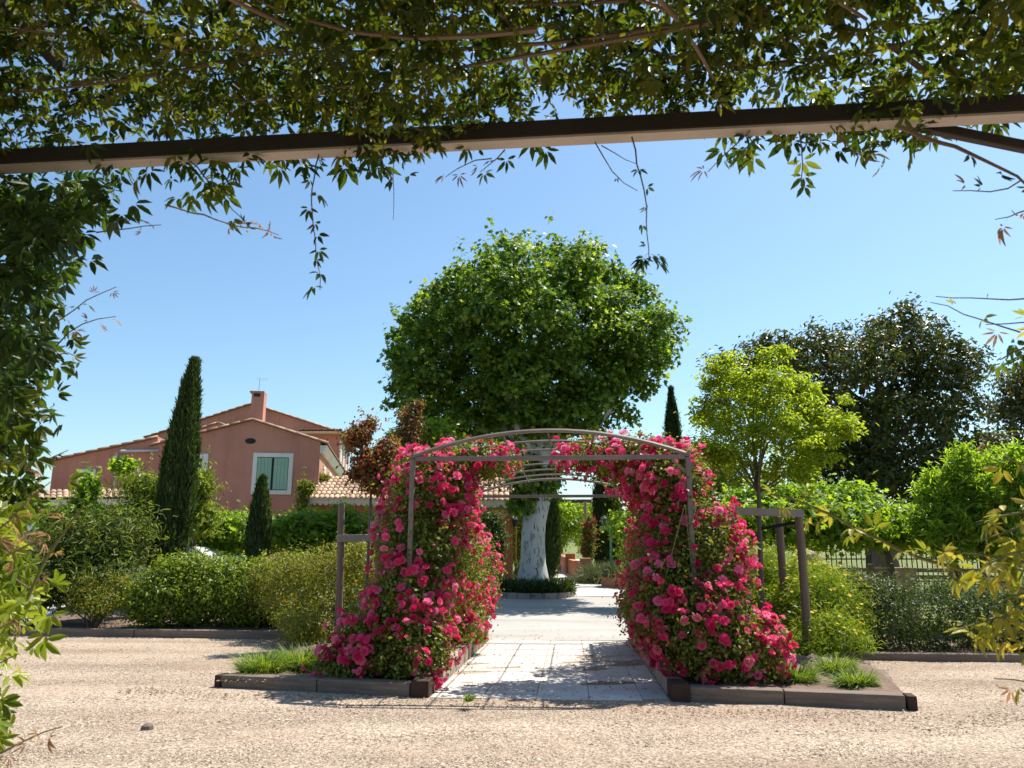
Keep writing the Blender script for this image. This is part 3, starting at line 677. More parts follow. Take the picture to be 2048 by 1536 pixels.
# staked young tree at right
def young_tree():
    d = 10.9; b = on(1519, d) + UP * .08; root = thing('young_tree', 'young yellow green leafy tree tied to timber stakes', 'tree', b)
    lob = wpx([(1480, 830, d, .62, .65, .55), (1560, 800, d, .62, .65, .5), (1530, 900, d, .8, .75, .5), (1620, 860, d, .55, .55, .35), (1470, 770, d, .42, .45, .45), (1665, 830, d, .32, .35, .22), (1440, 740, d, .16, .2, .2),
               (1590, 920, d, .45, .5, .3), (1450, 910, d, .45, .5, .4), (1520, 730, d, .2, .25, .2), (1560, 700, d, .1, .15, .13), (1690, 800, d, .12, .15, .08)])
    P, N, O = clumpy(puffs(lob, 60, .16), 700, 26, .06, .4, 1.05, .75, -9, .9, .3, .45, .5); L = rng.uniform(.05, .09, len(P))
    leaf_object('crown', [leaf_array(P, N, L, L * .42, T_LEAF, .25)], 'leaf_young', root)
    mb = MB(); mb.tube([b, at(1523, 1190, d), at(1520, 1080, d), at(1518, 1000, d), at(1516, 940, d)], [.045, .042, .036, .032, .028], 10); mb.build('trunk', 'bark', root, smooth=True)
    mb = MB()
    for l in lob[:12]: limb(mb, at(1517, 985, d), np.array(l[:3]), .018, .005, .15, 6, 6)
    mb.build('limbs', 'bark', root, smooth=True)
young_tree()
def stakes(px_posts, beam, d, label, straps):
    root = thing('tree_stakes', label, 'tree stake', on(px_posts[0][0], d), 'timber tree stakes')
    for (x, ytop, dd) in px_posts:
        g = on(x + 2, dd); t = at(x, ytop, dd); MB().tube([g - UP * .05, (g + t) / 2 + RX * .008, t], [.057, .055, .053], 12).build('post', 'timber', root, .0)
    for (p, q, w, h) in beam: MB().bar(p, q, w, h).build('rail', 'timber_pale', root, .006)
    for (p, q) in straps: MB().bar(p, q, .012, .045).build('strap', 'iron', root)
stakes([(1597, 1024, 10.3), (1557, 1034, 11.3), (1462, 1030, 11.5)], [(at(1462, 1022, 10.42), at(1608, 1027, 10.17), .04, .1)], 10.4, 'round timber stakes and rail holding the young yellow green tree', [(at(1520, 1058, 10.9), at(1596, 1044, 10.42)), (at(1520, 1075, 10.9), at(1490, 1066, 11.3))])
stakes([(683, 1008, 11.6), (758, 1020, 12.2)], [(at(674, 1077, 11.5), at(770, 1075, 11.9), .03, .11)], 11.6, 'dark timber stake with a short cross board left of the roses', [])
# red-leaved small tree in the left stakes
plant('photinia_tree', 'small red leaved tree behind the left roses', 'tree', on(722, 12.3) + UP * .05, wpx([(722, 870, 12.3, .26, .3, .24), (745, 920, 12.3, .42, .4, .3), (760, 960, 12.3, .35, .35, .28), (712, 945, 12.3, .16, .2, .14), (738, 848, 12.3, .14, .18, .13), (775, 900, 12.3, .25, .3, .25)]), 'leaf_red', 110, 24, .085, .065, .5, T_LEAF,
      trunk=([on(735, 12.3), at(738, 1080, 12.3), at(742, 980, 12.3)], [.03, .026, .02]), twigs=8, lo=.3)
plant('photinia_tree', 'taller red tipped shrub behind the arbor roses', 'tree', on(822, 17.5), wpx([(822, 845, 17.5, .3, .35, .42), (815, 890, 17.5, .42, .4, .4), (835, 810, 17.5, .16, .2, .14)]), 'leaf_red', 120, 22, .09, .075, .5, T_LEAF,
      trunk=([on(824, 17.5), at(822, 930, 17.5)], [.05, .03]), lo=.3)
plant('leafy_shrub', 'pale green shrub between the two red leaved trees', 'shrub', on(860, 18.5), wpx([(868, 870, 18.5, .6, .5, .4), (790, 880, 18.5, .4, .4, .35), (880, 930, 18.5, .8, .6, .7), (790, 950, 18.5, .6, .5, .6)]), 'leaf_vine_bright', 200, 24, .12, .09, .6, T_LEAF,
      trunk=([on(860, 18.5), at(860, 960, 18.5)], [.06, .04]), lo=.4)

def cypress(label, px, d, ytop, rmax, n, lean_x=0.0):
    b = on(px, d); top = at(px, ytop, d); H = top[2] - b[2]; root = thing('cypress_tree', label, 'cypress', b, 'columnar cypresses')
    t = rng.random(n) ** .8; prof = np.interp(t, [0, .08, .25, .5, .66, .8, .92, 1], [.6, .82, 1, .97, .86, .62, .3, .03])
    a = rng.random(n) * 6.28; ridge = 1 + .13 * np.sin(a * 5 + t * 7) + .08 * np.sin(a * 11 - t * 17) + .07 * np.sin(t * 40 + a * 3)
    r = rmax * prof * ridge * rng.uniform(.72, 1.05, n); lean = .04 * rmax * np.sin(t * 5) + lean_x * t
    P = np.stack([b[0] + r * np.cos(a) + lean, b[1] + r * np.sin(a), b[2] + .12 + t * (H - .12)], 1)
    N = np.stack([np.cos(a), np.sin(a), rng.normal(0, .3, n)], 1) + rng.normal(size=(n, 3)) * .4
    ax = np.stack([np.cos(a) * .25, np.sin(a) * .25, np.ones(n)], 1)
    s = .8 + .4 * rmax
    leaf_object('crown', [leaf_array(P, N, rng.uniform(.1, .24, n) * s, rng.uniform(.018, .035, n) * s, T_RHOMB, -.3, ax)], 'leaf_cypress', root)
    m = int(n * .5); npl = max(int(60 + 220 * rmax), 40); pa = rng.random(npl) * 6.28; pt = rng.random(npl) ** .9; k = rng.integers(0, npl, m)
    u = rng.random(m); t = np.clip(pt[k] + (u - .3) * .13, 0, 1.0); prof = np.interp(t, [0, .08, .25, .5, .66, .8, .92, 1], [.6, .82, 1, .97, .86, .62, .3, .03])
    r = rmax * (prof * (.84 + .17 * np.sin(k * 12.9)) + .3 * u * (1 - u) * 2) ; a = pa[k]
    P = np.stack([b[0] + r * np.cos(a) + lean_x * t, b[1] + r * np.sin(a), b[2] + .12 + t * (H - .1)], 1) + rng.normal(size=(m, 3)) * (.085 * rmax * (1.15 - u))[:, None]; N = np.stack([np.cos(a), np.sin(a), np.zeros(m)], 1) + rng.normal(size=(m, 3)) * .5
    leaf_object('plumes', [leaf_array(P, N, rng.uniform(.08, .2, m) * (.8 + .4 * rmax), rng.uniform(.015, .03, m) * (.8 + .4 * rmax), T_RHOMB, -.3, np.stack([np.cos(a) * .25, np.sin(a) * .25, np.ones(m)], 1))], 'leaf_cypress', root)
    # solid inner mass of older twigs
    m = n // 3; t = rng.random(m); prof = np.interp(t, [0, .08, .25, .5, .66, .8, .92, 1], [.6, .82, 1, .97, .86, .62, .3, .03]); a = rng.random(m) * 6.28; r = rmax * prof * .68
    P = np.stack([b[0] + r * np.cos(a) + lean_x * t, b[1] + r * np.sin(a), b[2] + .1 + t * (H * .95)], 1); N = np.stack([np.cos(a), np.sin(a), np.zeros(m)], 1)
    leaf_object('inner_twigs', [leaf_array(P, N, np.full(m, .3 * s), np.full(m, .12 * s), T_RHOMB, -.8, np.tile(UP, (m, 1)), 1)], 'leaf_cypress', root)
    MB().tube([b - UP * .05, b + UP * H * .5 + RX * lean_x * .5, b + UP * H * .9 + RX * lean_x * .9], [rmax * .16, rmax * .09, .01], 8).build('trunk', 'bark', root)
cypress('tall dark cypress standing in front of the pink house', 331, 16.6, 728, .335, 28000, .28)
cypress('small slim cypress in front of the green shuttered window', 516, 19.0, 962, .27, 7000)
cypress('thin cypress tip rising left of the plane tree', 856, 27, 775, .3, 5000)
cypress('cypress spire standing clear against the sky right of the plane tree', 1356, 27, 780, .38, 7000)
cypress('broad dark cypress framed by the arbor beside the garden path', 1214, 30, 925, .55, 9000)
cypress('dark cypress column just right of the plane trunk', 1098, 27.5, 930, .38, 7000)

# left hedge and shrubs
plant('round_shrub', 'glossy bright green rounded shrub beside the tall cypress', 'shrub', on(400, 14.6), wpx([(350, 1180, 14.5, .62, .6, .6), (430, 1182, 14.6, .85, .7, .58), (510, 1185, 14.6, .65, .65, .58), (390, 1142, 14.6, .6, .5, .26), (300, 1205, 14.3, .4, .4, .4), (560, 1190, 14.8, .6, .6, .55)]), 'leaf_euonymus', 800, 32, .09, .07, .5, T_LEAF, zmin=-.05, lo=.7, twigs=14)
plant('golden_shrub', 'golden tinted fine leaved hedge shrub left of the roses', 'shrub', on(650, 12.8), wpx([(600, 1180, 13.2, .6, .6, .66), (680, 1170, 12.9, .6, .6, .72), (625, 1230, 12.4, .5, .5, .4), (720, 1140, 13.0, .45, .5, .45), (560, 1165, 14.0, .55, .5, .48), (610, 1260, 11.6, .32, .35, .26)]), 'leaf_gold', 800, 38, .08, .045, .55, T_RHOMB, zmin=-.05, lo=.7, twigs=12)
plant('oleander_shrub', 'grey green oleander with narrow leaves left of the tall cypress', 'shrub', on(215, 15.2), wpx([(160, 1085, 15.2, .75, .7, .6), (235, 1075, 15.4, .7, .7, .62), (190, 1150, 14.9, .9, .7, .6), (120, 1135, 15.2, .7, .7, .65)]), 'leaf_oleander', 360, 26, .15, .14, .18, T_LEAF, zmin=-.05, lo=.35, fill=500, twigs=16, up=.2, droop=-.2)
plant('nandina_shrub', 'low bronze tinted shrub at the kerb in front of the oleander', 'shrub', on(205, 14.4), wpx([(170, 1185, 14.3, .4, .4, .36), (235, 1185, 14.4, .4, .4, .38), (205, 1205, 14.1, .45, .4, .25)]), 'leaf_gold', 170, 28, .08, .05, .35, T_LEAF, zmin=-.05, lo=.5)
plant('low_shrub', 'low dark green shrub at the far left kerb', 'shrub', on(95, 14.6), wpx([(90, 1180, 14.5, .6, .5, .42), (30, 1170, 14.6, .7, .6, .5), (120, 1150, 14.8, .5, .5, .5)]), 'leaf_dark', 220, 28, .1, .07, .4, T_LEAF, zmin=-.05, lo=.5)
plant('bamboo_shrub', 'feathery light green shrub rising behind the tall cypress', 'shrub', on(350, 18.5), wpx([(285, 975, 18.4, .55, .5, .5), (400, 970, 18.5, .4, .4, .55), (330, 1020, 18.6, 1.2, .6, .6), (270, 1040, 18.4, .7, .6, .6), (400, 1040, 18.6, .6, .6, .5)]), 'leaf_euonymus', 260, 28, .13, .12, .2, T_LEAF, zmin=.2, lo=.3, twigs=20, up=.2, droop=.5)
plant('fig_tree', 'thin fresh green fig shoots in front of the left tiled wall', 'shrub', on(180, 19), wpx([(178, 975, 19, .22, .25, .36), (170, 1020, 19, .5, .4, .35), (120, 1050, 19, .6, .5, .5), (235, 930, 19.2, .12, .15, .12), (255, 930, 19.2, .16, .2, .16)]), 'leaf_vine_bright', 130, 20, .12, .12, .75, T_LOBED, zmin=.3, lo=.3, twigs=10)
# trained mulberry / vine rows
def vine_row(label, xs, d, ytop, ybot, mat, n, tr, L=.14):
    lob = []
    for x in xs:
        yt = ytop + random.uniform(-8, 10); z1 = at(x, yt, d)[2]; z0 = at(x, ybot, d)[2]
        lob.append((at(x, 0, d)[0] * 0 + at(x, (yt + ybot) / 2, d)[0], d + random.uniform(-.3, .3), (z0 + z1) / 2, .75, .6, (z1 - z0) / 2))
    base = on(xs[len(xs) // 2], d)
    root = thing('trained_vine', label, 'vine', base, 'rows of trained vines')
    P, N, O = clumpy(lob, n, 22, .15, .55, 1.05, .75, -9, .7, .5, .5); l = rng.uniform(L * .6, L * 1.25, len(P))
    leaf_object('foliage', [leaf_array(P, N, l, l * .85, T_LOBED, .45)], mat, root)
    for x in tr:
        g = on(x, d); MB().tube([g - UP * .05, g + UP * 1.0 + RX * .08, g + UP * 1.9 - RX * .05], [.09, .07, .05], 8).build('trunk', 'bark', root)
    p, q = on(xs[0], d), on(xs[-1], d); zz = lob[0][2]
    MB().tube([np.array([p[0], d, zz]), np.array([q[0], d, zz])], .025, 6).build('support_rail', 'iron', root)
vine_row('bright green trained vine row in front of the pink house', [395, 435, 475, 540, 585, 630, 675, 720, 765], 20.5, 1026, 1098, 'leaf_vine_bright', 620, (420, 560, 700))
vine_row('bright green grape trellis behind the staked tree at right', [1490, 1530, 1575, 1620, 1665, 1710, 1755, 1800, 1850, 1890], 15.5, 1012, 1082, 'leaf_vine_bright', 640, (1500, 1770, 1900), .13)
vine_row('pale grape shoots on the trellis near the magnolia', [1520, 1560, 1600, 1640, 1680], 16.2, 975, 1040, 'leaf_vine_bright', 260, (1600,), .13)
# right shrubs
bs_l = wpx([(1930, 985, 14, .6, .6, .55), (1990, 965, 14, .6, .6, .55), (1900, 1020, 14, .5, .5, .45), (2045, 1010, 14, .7, .6, .7), (1905, 1070, 14, .6, .5, .45), (1990, 1075, 14, .8, .6, .6)])
bs_p = [tuple(p) + (.1, .1, .26) for p, o_ in zip(*shell(bs_l, 70, .95, 1.1, .95)) if o_[2] > -.2]
plant('bright_shrub', 'bright green upright leaved shrub at the right edge', 'shrub', on(1945, 14), bs_l + bs_p, 'leaf_vine_bright', 700, 26, .07, .12, .26, T_LEAF, zmin=.4, lo=.5, twigs=14, up=.7, droop=-.6, jit=.7, trunk=([on(1960, 14), at(1958, 1060, 14)], [.07, .05]))
plant('clipped_hedge', 'dark clipped hedge along the right of the gravel yard', 'hedge', on(1880, 11.3), [(5.3 + .75 * i, 11.35 - .07 * i, .45, .62, .5, .52) for i in range(9)], 'leaf_olive', 1500, 40, .09, .045, .5, T_RHOMB, zmin=-.02, lo=.75, cut=.7, twigs=14)
plant('silvery_shrub', 'grey green wispy shrub at the near end of the clipped hedge', 'shrub', on(1735, 11.4), wpx([(1725, 1190, 11.5, .42, .4, .36), (1690, 1180, 11.8, .3, .35, .3)]), 'leaf_lavender', 150, 30, .08, .06, .14, T_LEAF, zmin=0, lo=.3, up=.2, droop=-.3)
def flower_bush():
    d = 11.0; b = on(1630, d) + UP * .08
    lob = wpx([(1645, 1225, 11.2, .62, .55, .62), (1660, 1285, 10.5, .5, .45, .4), (1600, 1175, 11.9, .5, .5, .5), (1560, 1240, 11.5, .42, .4, .5), (1530, 1165, 12.0, .45, .4, .5), (1620, 1320, 10.3, .3, .25, .22)])
    root = plant('euryops_bush', 'feathery green bush dotted with yellow flowers beside the stakes', 'bush', b, lob, 'leaf_fern', 900, 38, .085, .075, .13, T_RHOMB, zmin=.08, lo=.6, up=.4, droop=-.3, twigs=8)
    P, N, = shell(lob, 280, 1.02, 1.2, 1.0, .35)
    n = 8; V = [(0, 0, .0)]; Fs = []
    for k in range(n * 2):
        a = math.pi * k / n; r = .5 if k % 2 else .22; V.append((r * math.cos(a), r * math.sin(a), .08 if k % 2 else .03))
    Fs = [(0, 1 + k, 1 + (k + 1) % (2 * n)) for k in range(2 * n)]
    me = raw_mesh('daisy', V, Fs, np.zeros(len(V))); me.materials.append(MATS['petal_yellow']); mst = MB()
    for p, o in zip(P, N):
        ob = bpy.data.objects.new('daisy_flower', me); COL.objects.link(ob); ob.parent = root
        nn = norm(o * .5 + UP * .6 + np.array([.3, -.2, .2]) + rng.normal(size=3) * .3)
        ob.matrix_local = Matrix.Translation(Vector(p - b)) @ rotm(nn, 0) @ Matrix.Scale(rng.uniform(.05, .075), 4)
        mst.tube([p - o * .22, p], .002, 3, False)
    s = mst.build('flower_stalks', 'stem_green', root); s['kind'] = 'stuff'
flower_bush()
plant('leafy_shrub', 'dense green shrub seen through the right side of the arbor', 'shrub', on(1270, 19), wpx([(1270, 1050, 19, .75, .6, .5), (1245, 1040, 19.5, .3, .3, .3), (1320, 1010, 19, .9, .7, .8), (1290, 1100, 19, .8, .6, .6)]), 'leaf_vine_bright', 220, 24, .12, .09, .55, T_LEAF, zmin=.3, lo=.4)
plant('leafy_shrub', 'olive green treetop between the right roses and young tree', 'tree', on(1420, 24), wpx([(1410, 905, 24, .9, .9, .65), (1440, 960, 24, 1.3, 1.0, .8), (1380, 960, 24, .8, .8, .9), (1400, 1030, 24, 1.5, 1.0, 1.2)]), 'leaf_euonymus', 300, 24, .15, .11, .5, T_LEAF, zmin=.3, lo=.4, trunk=([on(1420, 24), at(1420, 1000, 24)], [.12, .07]))

plant('leafy_shrub', 'green shrub glimpsed between the orange annex and the plane trunk', 'shrub', on(1045, 31), wpx([(1048, 1050, 31, .55, .5, 1.0), (1040, 1090, 31, .7, .5, .8), (1060, 1110, 31, .8, .5, .5)]), 'leaf_vine_bright', 160, 22, .14, .12, .5, T_LEAF, zmin=.2, lo=.4)
# grass tufts
def tuft(label, px, py, r, h, n, mat='leaf_grass'):
    b = atz(px, py, .1); root = thing('grass_tuft', label, 'grass tuft', b, 'grass tufts in the beds')
    a = rng.random(n) * 6.28; rr = np.sqrt(rng.random(n)) * r; P = np.stack([b[0] + np.cos(a) * rr, b[1] + np.sin(a) * rr * .7, np.full(n, b[2] - .02)], 1)
    ax = np.stack([np.cos(a) * .75, np.sin(a) * .75, rng.uniform(.6, 1.2, n)], 1); N = np.stack([-np.cos(a) * .4, -np.sin(a) * .4, np.full(n, .8)], 1) + rng.normal(size=(n, 3)) * .4
    leaf_object('blades', [leaf_array(P, N, rng.uniform(h * .6, h * 1.3, n), rng.uniform(.008, .014, n), T_BLADE, 0, ax, 1.2)], mat, root)
tuft('lush green grass tuft at the left corner of the left bed', 520, 1345, .18, .26, 900)
tuft('grass tuft between the left corner tuft and the pink roses', 600, 1335, .28, .26, 1300)
tuft('dark grass in the shade below the left roses', 665, 1325, .28, .26, 900, 'leaf_oleander')
tuft('small grass tuft beside the lowest right roses', 1597, 1362, .14, .22, 600)
tuft('yellowish grass tuft below the yellow flowered bush', 1672, 1345, .16, .22, 800)
tuft('outermost yellowish grass tuft near the right bed corner', 1712, 1372, .13, .2, 600)
tuft('tiny weed tuft in the joint at the front of the path', 938, 1398, .03, .09, 70)
tuft('green grass at the foot of the rear left roses', 930, 1285, .22, .24, 700)

# ------------------------------------------------------------------ pink house
TH = math.radians(9); HN = np.array([-math.sin(TH), math.cos(TH), 0]); HE = np.array([-math.cos(TH), -math.sin(TH), 0])   # into depth / along facade to the left
H0 = on(640, 29.0)
def hw(px, py, off=0.0):
    """point of the facade plane (pushed back by off) seen at this place of the photograph"""
    r = ray(px, py); o = np.array([0, 0, EYE]); p0 = H0 + HN * off
    return o + r * (((p0 - o) @ HN) / (r @ HN))
TILE = {}
def tile_mesh(L, r0, r1):
    key = (L, r0, r1)
    if key not in TILE:
        V = []; 
        for (y, r, dz) in ((0, r0, 0), (L, r1, .0)):
            for k in range(7):
                a = math.pi * k / 6; V.append((r * math.cos(a), y, r * math.sin(a) * .8 + dz))
            for k in range(7):
                a = math.pi * k / 6; V.append(((r - .014) * math.cos(a), y, (r - .014) * math.sin(a) * .8 + dz))
        Fs = []
        for k in range(6):
            Fs += [(k, k + 1, 14 + k + 1, 14 + k), (7 + k, 21 + k, 21 + k + 1, 7 + k + 1), (k, 7 + k, 8 + k, k + 1), (14 + k, 15 + k, 22 + k, 21 + k)]
        me = raw_mesh('canal_tile', V, Fs, smooth=False); TILE[key] = me
    return TILE[key]
def put_tile(parent, p, ydir, zdir, L=.42, r0=.085, r1=.07, mat='roof_tile'):
    me = tile_mesh(L, r0, r1)
    if not me.materials: me.materials.append(MATS[mat])
    o = bpy.data.objects.new('roof_tile', me); COL.objects.link(o); o.parent = parent
    y = norm(np.array(ydir, float)); z = np.array(zdir, float); z = norm(z - y * (z @ y)); x = np.cross(y, z)
    M = Matrix(((x[0], y[0], z[0], 0), (x[1], y[1], z[1], 0), (x[2], y[2], z[2], 0), (0, 0, 0, 1)))
    o.matrix_local = Matrix.Translation(Vector(np.array(p) - base_of(parent))) @ M; return o

def house():
    root = thing('pink_house', 'pink stucco gabled house with green shutters and tiled verges', 'house', H0)
    base = lambda p: np.array([p[0], p[1], gz(p[1]) - .2])
    re, ap, le = hw(641, 884), hw(505, 841), hw(300, 893)
    depth = 12.5
    MB().prism([base(re), re, ap, le, base(le)], HN * depth).build('wall', 'stucco', root)
    # left wing, set back a hand
    we, wl = hw(316, 876, .12), hw(107, 922, .12)
    MB().prism([base(we), we, wl, base(wl)], HN * 7).build('wing_wall', 'stucco', root)
    rf = None
    def slope(p, q, over, dep, name, front=.12):
        d = norm(q - p); up_ = norm(np.cross(d, HN)); up_ = up_ if up_[2] > 0 else -up_
        a = p - HN * front + up_ * .01; b = q + d * over - HN * front + up_ * .01
        s_ = MB().prism([a, b, b + up_ * .045, a + up_ * .045], HN * (dep + front)).build(name, 'roof_tile_old', root)
        n = max(int(np.linalg.norm(b - a) / .4), 1)
        for k in range(n):
            put_tile(s_, a + (b - a) * (k + 1) / n + up_ * .03 + HN * .07, -(b - a), up_, .44, .085, .075, 'roof_tile')
        return s_
    slope(ap, re, .3, depth, 'roof'); slope(ap, le, .0, depth, 'roof'); slope(we, wl, .1, 7, 'wing_roof')
    # pale moulded cornice under the right eave
    MB().prism([re - UP * .42 - HN * .02 + HE * -.004, re - UP * .42 - HN * .02 - HE * .1, re - UP * .13 - HN * .02 - HE * .26, re - UP * .13 - HN * .02 - HE * .004], HN * (depth - .3)).build('cornice', 'white_trim', root)
    # shuttered window
    def window(x0, x1, y0, y1, off, shutters, fr=.16):
        a, b, c, e = hw(x0, y0, off), hw(x1, y0, off), hw(x1, y1, off), hw(x0, y1, off)
        w = np.linalg.norm(b - a); h = a[2] - e[2]; X = -HE; ctr = (a + c) / 2 - HN * .01
        win = MB().box(ctr, (X, HN, UP), (w / 2 - fr + .02, .01, h / 2 - fr + .02)).build('window', 'glass' if not shutters else 'dark_opening', root)
        for sx in (-1, 1): MB().box(ctr + X * sx * (w / 2 - fr / 2) - HN * .015, (X, HN, UP), (fr / 2, .035, h / 2)).build('surround', 'white_trim', win, .006)
        for sz in (-1, 1): MB().box(ctr + UP * sz * (h / 2 - fr / 2) - HN * .0146, (X, HN, UP), (w / 2 - fr - .001, .034, fr / 2)).build('surround', 'white_trim', win, .006)
        if shutters:
            iw = w - 2 * fr - .04; ih = h - 2 * fr - .05; npl = 4
            for sx in (-1, 1):
                cx = ctr + X * sx * (iw / 4 + .022) - HN * .03
                sh = MB().box(cx, (X, HN, UP), (iw / 4 - .018, .012, ih / 2)).build('shutter', 'shutter_green', root, .003)
                for k in range(npl):
                    MB().box(cx + X * ((k + .5) / npl - .5) * (iw / 2 - .04) - HN * .018, (X, HN, UP), ((iw / 2 - .04) / npl / 2 - .005, .01, ih / 2 - .004)).build('plank', 'shutter_green', sh, .002)
                for z in (-.33, .33): MB().box(cx + UP * z * ih - HN * .034, (X, HN, UP), (iw / 4 - .03, .005, .02)).build('hinge_strap', 'shutter_green', sh)
        else:
            for k in range(1, 5): MB().box(ctr + X * (k / 5 - .5) * (w - 2 * fr) - HN * .02, (X, HN, UP), (.012, .012, h / 2 - fr)).build('bar', 'iron', win)
            for z in (-.2, .2): MB().box(ctr + UP * z * h - HN * .022, (X, HN, UP), (w / 2 - fr, .008, .012)).build('bar', 'iron', win)
    window(505, 585, 906, 989, 0, True); window(366, 416, 907, 948, 0, False, .2); window(156, 191, 938, 972, .12, False, .16)
    # oval vent
    c = hw(501, 882); n = 20
    MB().prism([c - HN * .012 + HE * .2 * math.cos(a) + UP * .11 * math.sin(a) for a in np.linspace(0, 2 * math.pi, n, endpoint=False)], HN * .02).build('oval_vent', 'dark_opening', root)
    for k in (-.05, 0, .05):
        MB().bar(c - HN * .018 + HE * .16 + UP * k, c - HN * .018 - HE * .16 + UP * k, .008, .012).build('vent_louvre', 'iron', root)
    # zinc downpipe
    MB().tube([hw(318, 901, -.06), hw(243, 902, -.06), hw(235, 906, -.06), hw(232, 915, -.06), hw(230, 990, -.06)], .055, 8).build('downpipe', 'zinc', root, smooth=True)
    # white windows on the sunlit side
    for t in (2.2, 5.2, 8.2):
        p = re + HN * t - UP * 1.35; f = MB().box(p - HE * .012, (HN, HE, UP), (.55, .02, .62)).build('side_window', 'white_trim', root)
        MB().box(p - HE * .026, (HN, HE, UP), (.42, .02, .48)).build('shutter', 'cream_trim', f)
    # chimney
    cp = hw(517, 842, .9); ct = hw(517, 788, .9); cw = .24
    ch = MB().box((cp + ct) / 2 - UP * .2, (HE, HN, UP), (cw, .3, (ct[2] - cp[2]) / 2 + .2)).build('chimney', 'stucco', root, .01)
    MB().box(ct + UP * .03, (HE, HN, UP), (cw + .04, .34, .035)).build('chimney_cap', 'stucco', ch, .01)
    MB().box(ct - UP * .1 - HN * .3, (HE, HN, UP), (.12, .012, .06)).build('flue_opening', 'dark_opening', ch)
    # rear block
    off = 13.2; p_r, p_a, p_l = hw(681, 866, off), hw(503, 809, off), hw(306, 871, off)
    MB().prism([base(p_r), p_r, p_a, p_l, base(p_l)], HN * 9).build('rear_wall', 'stucco', root)
    for q in (p_r, p_l):
        s_ = slope(p_a, q, .45, 9, 'rear_roof', .15)
    dd = norm(p_r - p_a)
    for k in range(9): put_tile(root, p_r + dd * .45 + HN * (-.1 + k * .24) + UP * .09, -dd, UP, .4, .11, .09, 'roof_tile')
    for k in range(14):   # dark row of tile ends on the pent roof
        put_tile(root, hw(600 + k * 6.2, 860 + (.0 if k % 2 else .6), off - .7), HN, UP, .7, .11, .09, 'roof_tile')
    MB().prism([hw(592, 866, off - .55), hw(690, 866, off - .55), hw(690, 862, off - .55), hw(592, 862, off - .55)], HN * .5).build('pent_board', 'cream_trim', root)
    for t, nm in ((.6, 0), (3.2, 1), (5.8, 2)):
        p = p_r + HN * t - UP * 1.3; f = MB().box(p - HE * .015, (HN, HE, UP), (.7, .03, .9)).build('rear_side_window', 'white_trim', root)
        MB().box(p - HE * .04, (HN, HE, UP), (.5, .02, .72)).build('shutter', 'cream_trim', f)
    # small gabled lucarne between the two ridges
    q_r, q_a, q_l = hw(462, 857, 8), hw(436, 847, 8), hw(385, 864, 8)
    MB().prism([q_r - UP * .9, q_r, q_a, q_l, q_l - UP * .9], HN * 3).build('stair_wall', 'stucco', root)
    slope(q_a, q_r, .2, 3, 'stair_roof'); slope(q_a, q_l, .2, 3, 'stair_roof')
    # aerial: its own thing on the chimney
    an = thing('tv_aerial', 'thin television aerial on top of the chimney', 'aerial', ct + UP * .065)
    t0 = ct + UP * .065; t1 = hw(520, 757, .9); MB().tube([t0, t1], .012, 6).build('mast', 'zinc', an)
    e0, e1 = t1 + HE * .1, t1 - HE * .28 - UP * .03; MB().tube([e0, e1], .008, 5).build('boom', 'zinc', an)
    for k in range(6):
        q = e0 + (e1 - e0) * k / 5; MB().tube([q - HN * .25 + UP * .03, q + HN * .25 - UP * .03], .004, 4).build('element', 'zinc', an)
house()

def scallops(mb, p, q, h, step, th=.02):
    """hanging scalloped board between two points"""
    p = np.array(p); q = np.array(q); L = np.linalg.norm(q - p); d = (q - p) / L; n = int(L / step); out = np.cross(d, UP)
    for k in range(n):
        a = p + d * (k * L / n); pts = [a, a + d * L / n]
        for j in range(7):
            t = math.pi * j / 6; pts.append(a + d * (L / n) * (.5 + .5 * math.cos(t)) - UP * (h * .45 + h * .55 * math.sin(t)))
        mb.prism(pts, out * th)
    return mb
def low_roof(root, e0, e1, t0, t1, cols, rows, r=.1, end_only=False):
    """tiled slope between eave e0-e1 and top t0-t1"""
    e0, e1, t0, t1 = map(np.array, (e0, e1, t0, t1)); up_ = norm(np.cross(e1 - e0, t0 - e0)); up_ = up_ if up_[2] > 0 else -up_
    rf = MB().prism([e0, e1, t1, t0], -up_ * .06).build('roof', 'roof_tile_old', root)
    for j in range(rows):
        for i in range(cols):
            u = (i + .5) / cols; a = e0 + (e1 - e0) * u; b = t0 + (t1 - t0) * u; v = j / rows
            L = np.linalg.norm(b - a) / rows
            put_tile(rf, a + (b - a) * v - norm(b - a) * (.08 if j == 0 else .03) + up_ * (.012 + rng.normal(0, .004)), b - a + np.cross(up_, b - a) * rng.normal(0, .012), up_ + (a - b) * (.05), round(L * 1.12, 2), r, r * .82)
    return rf
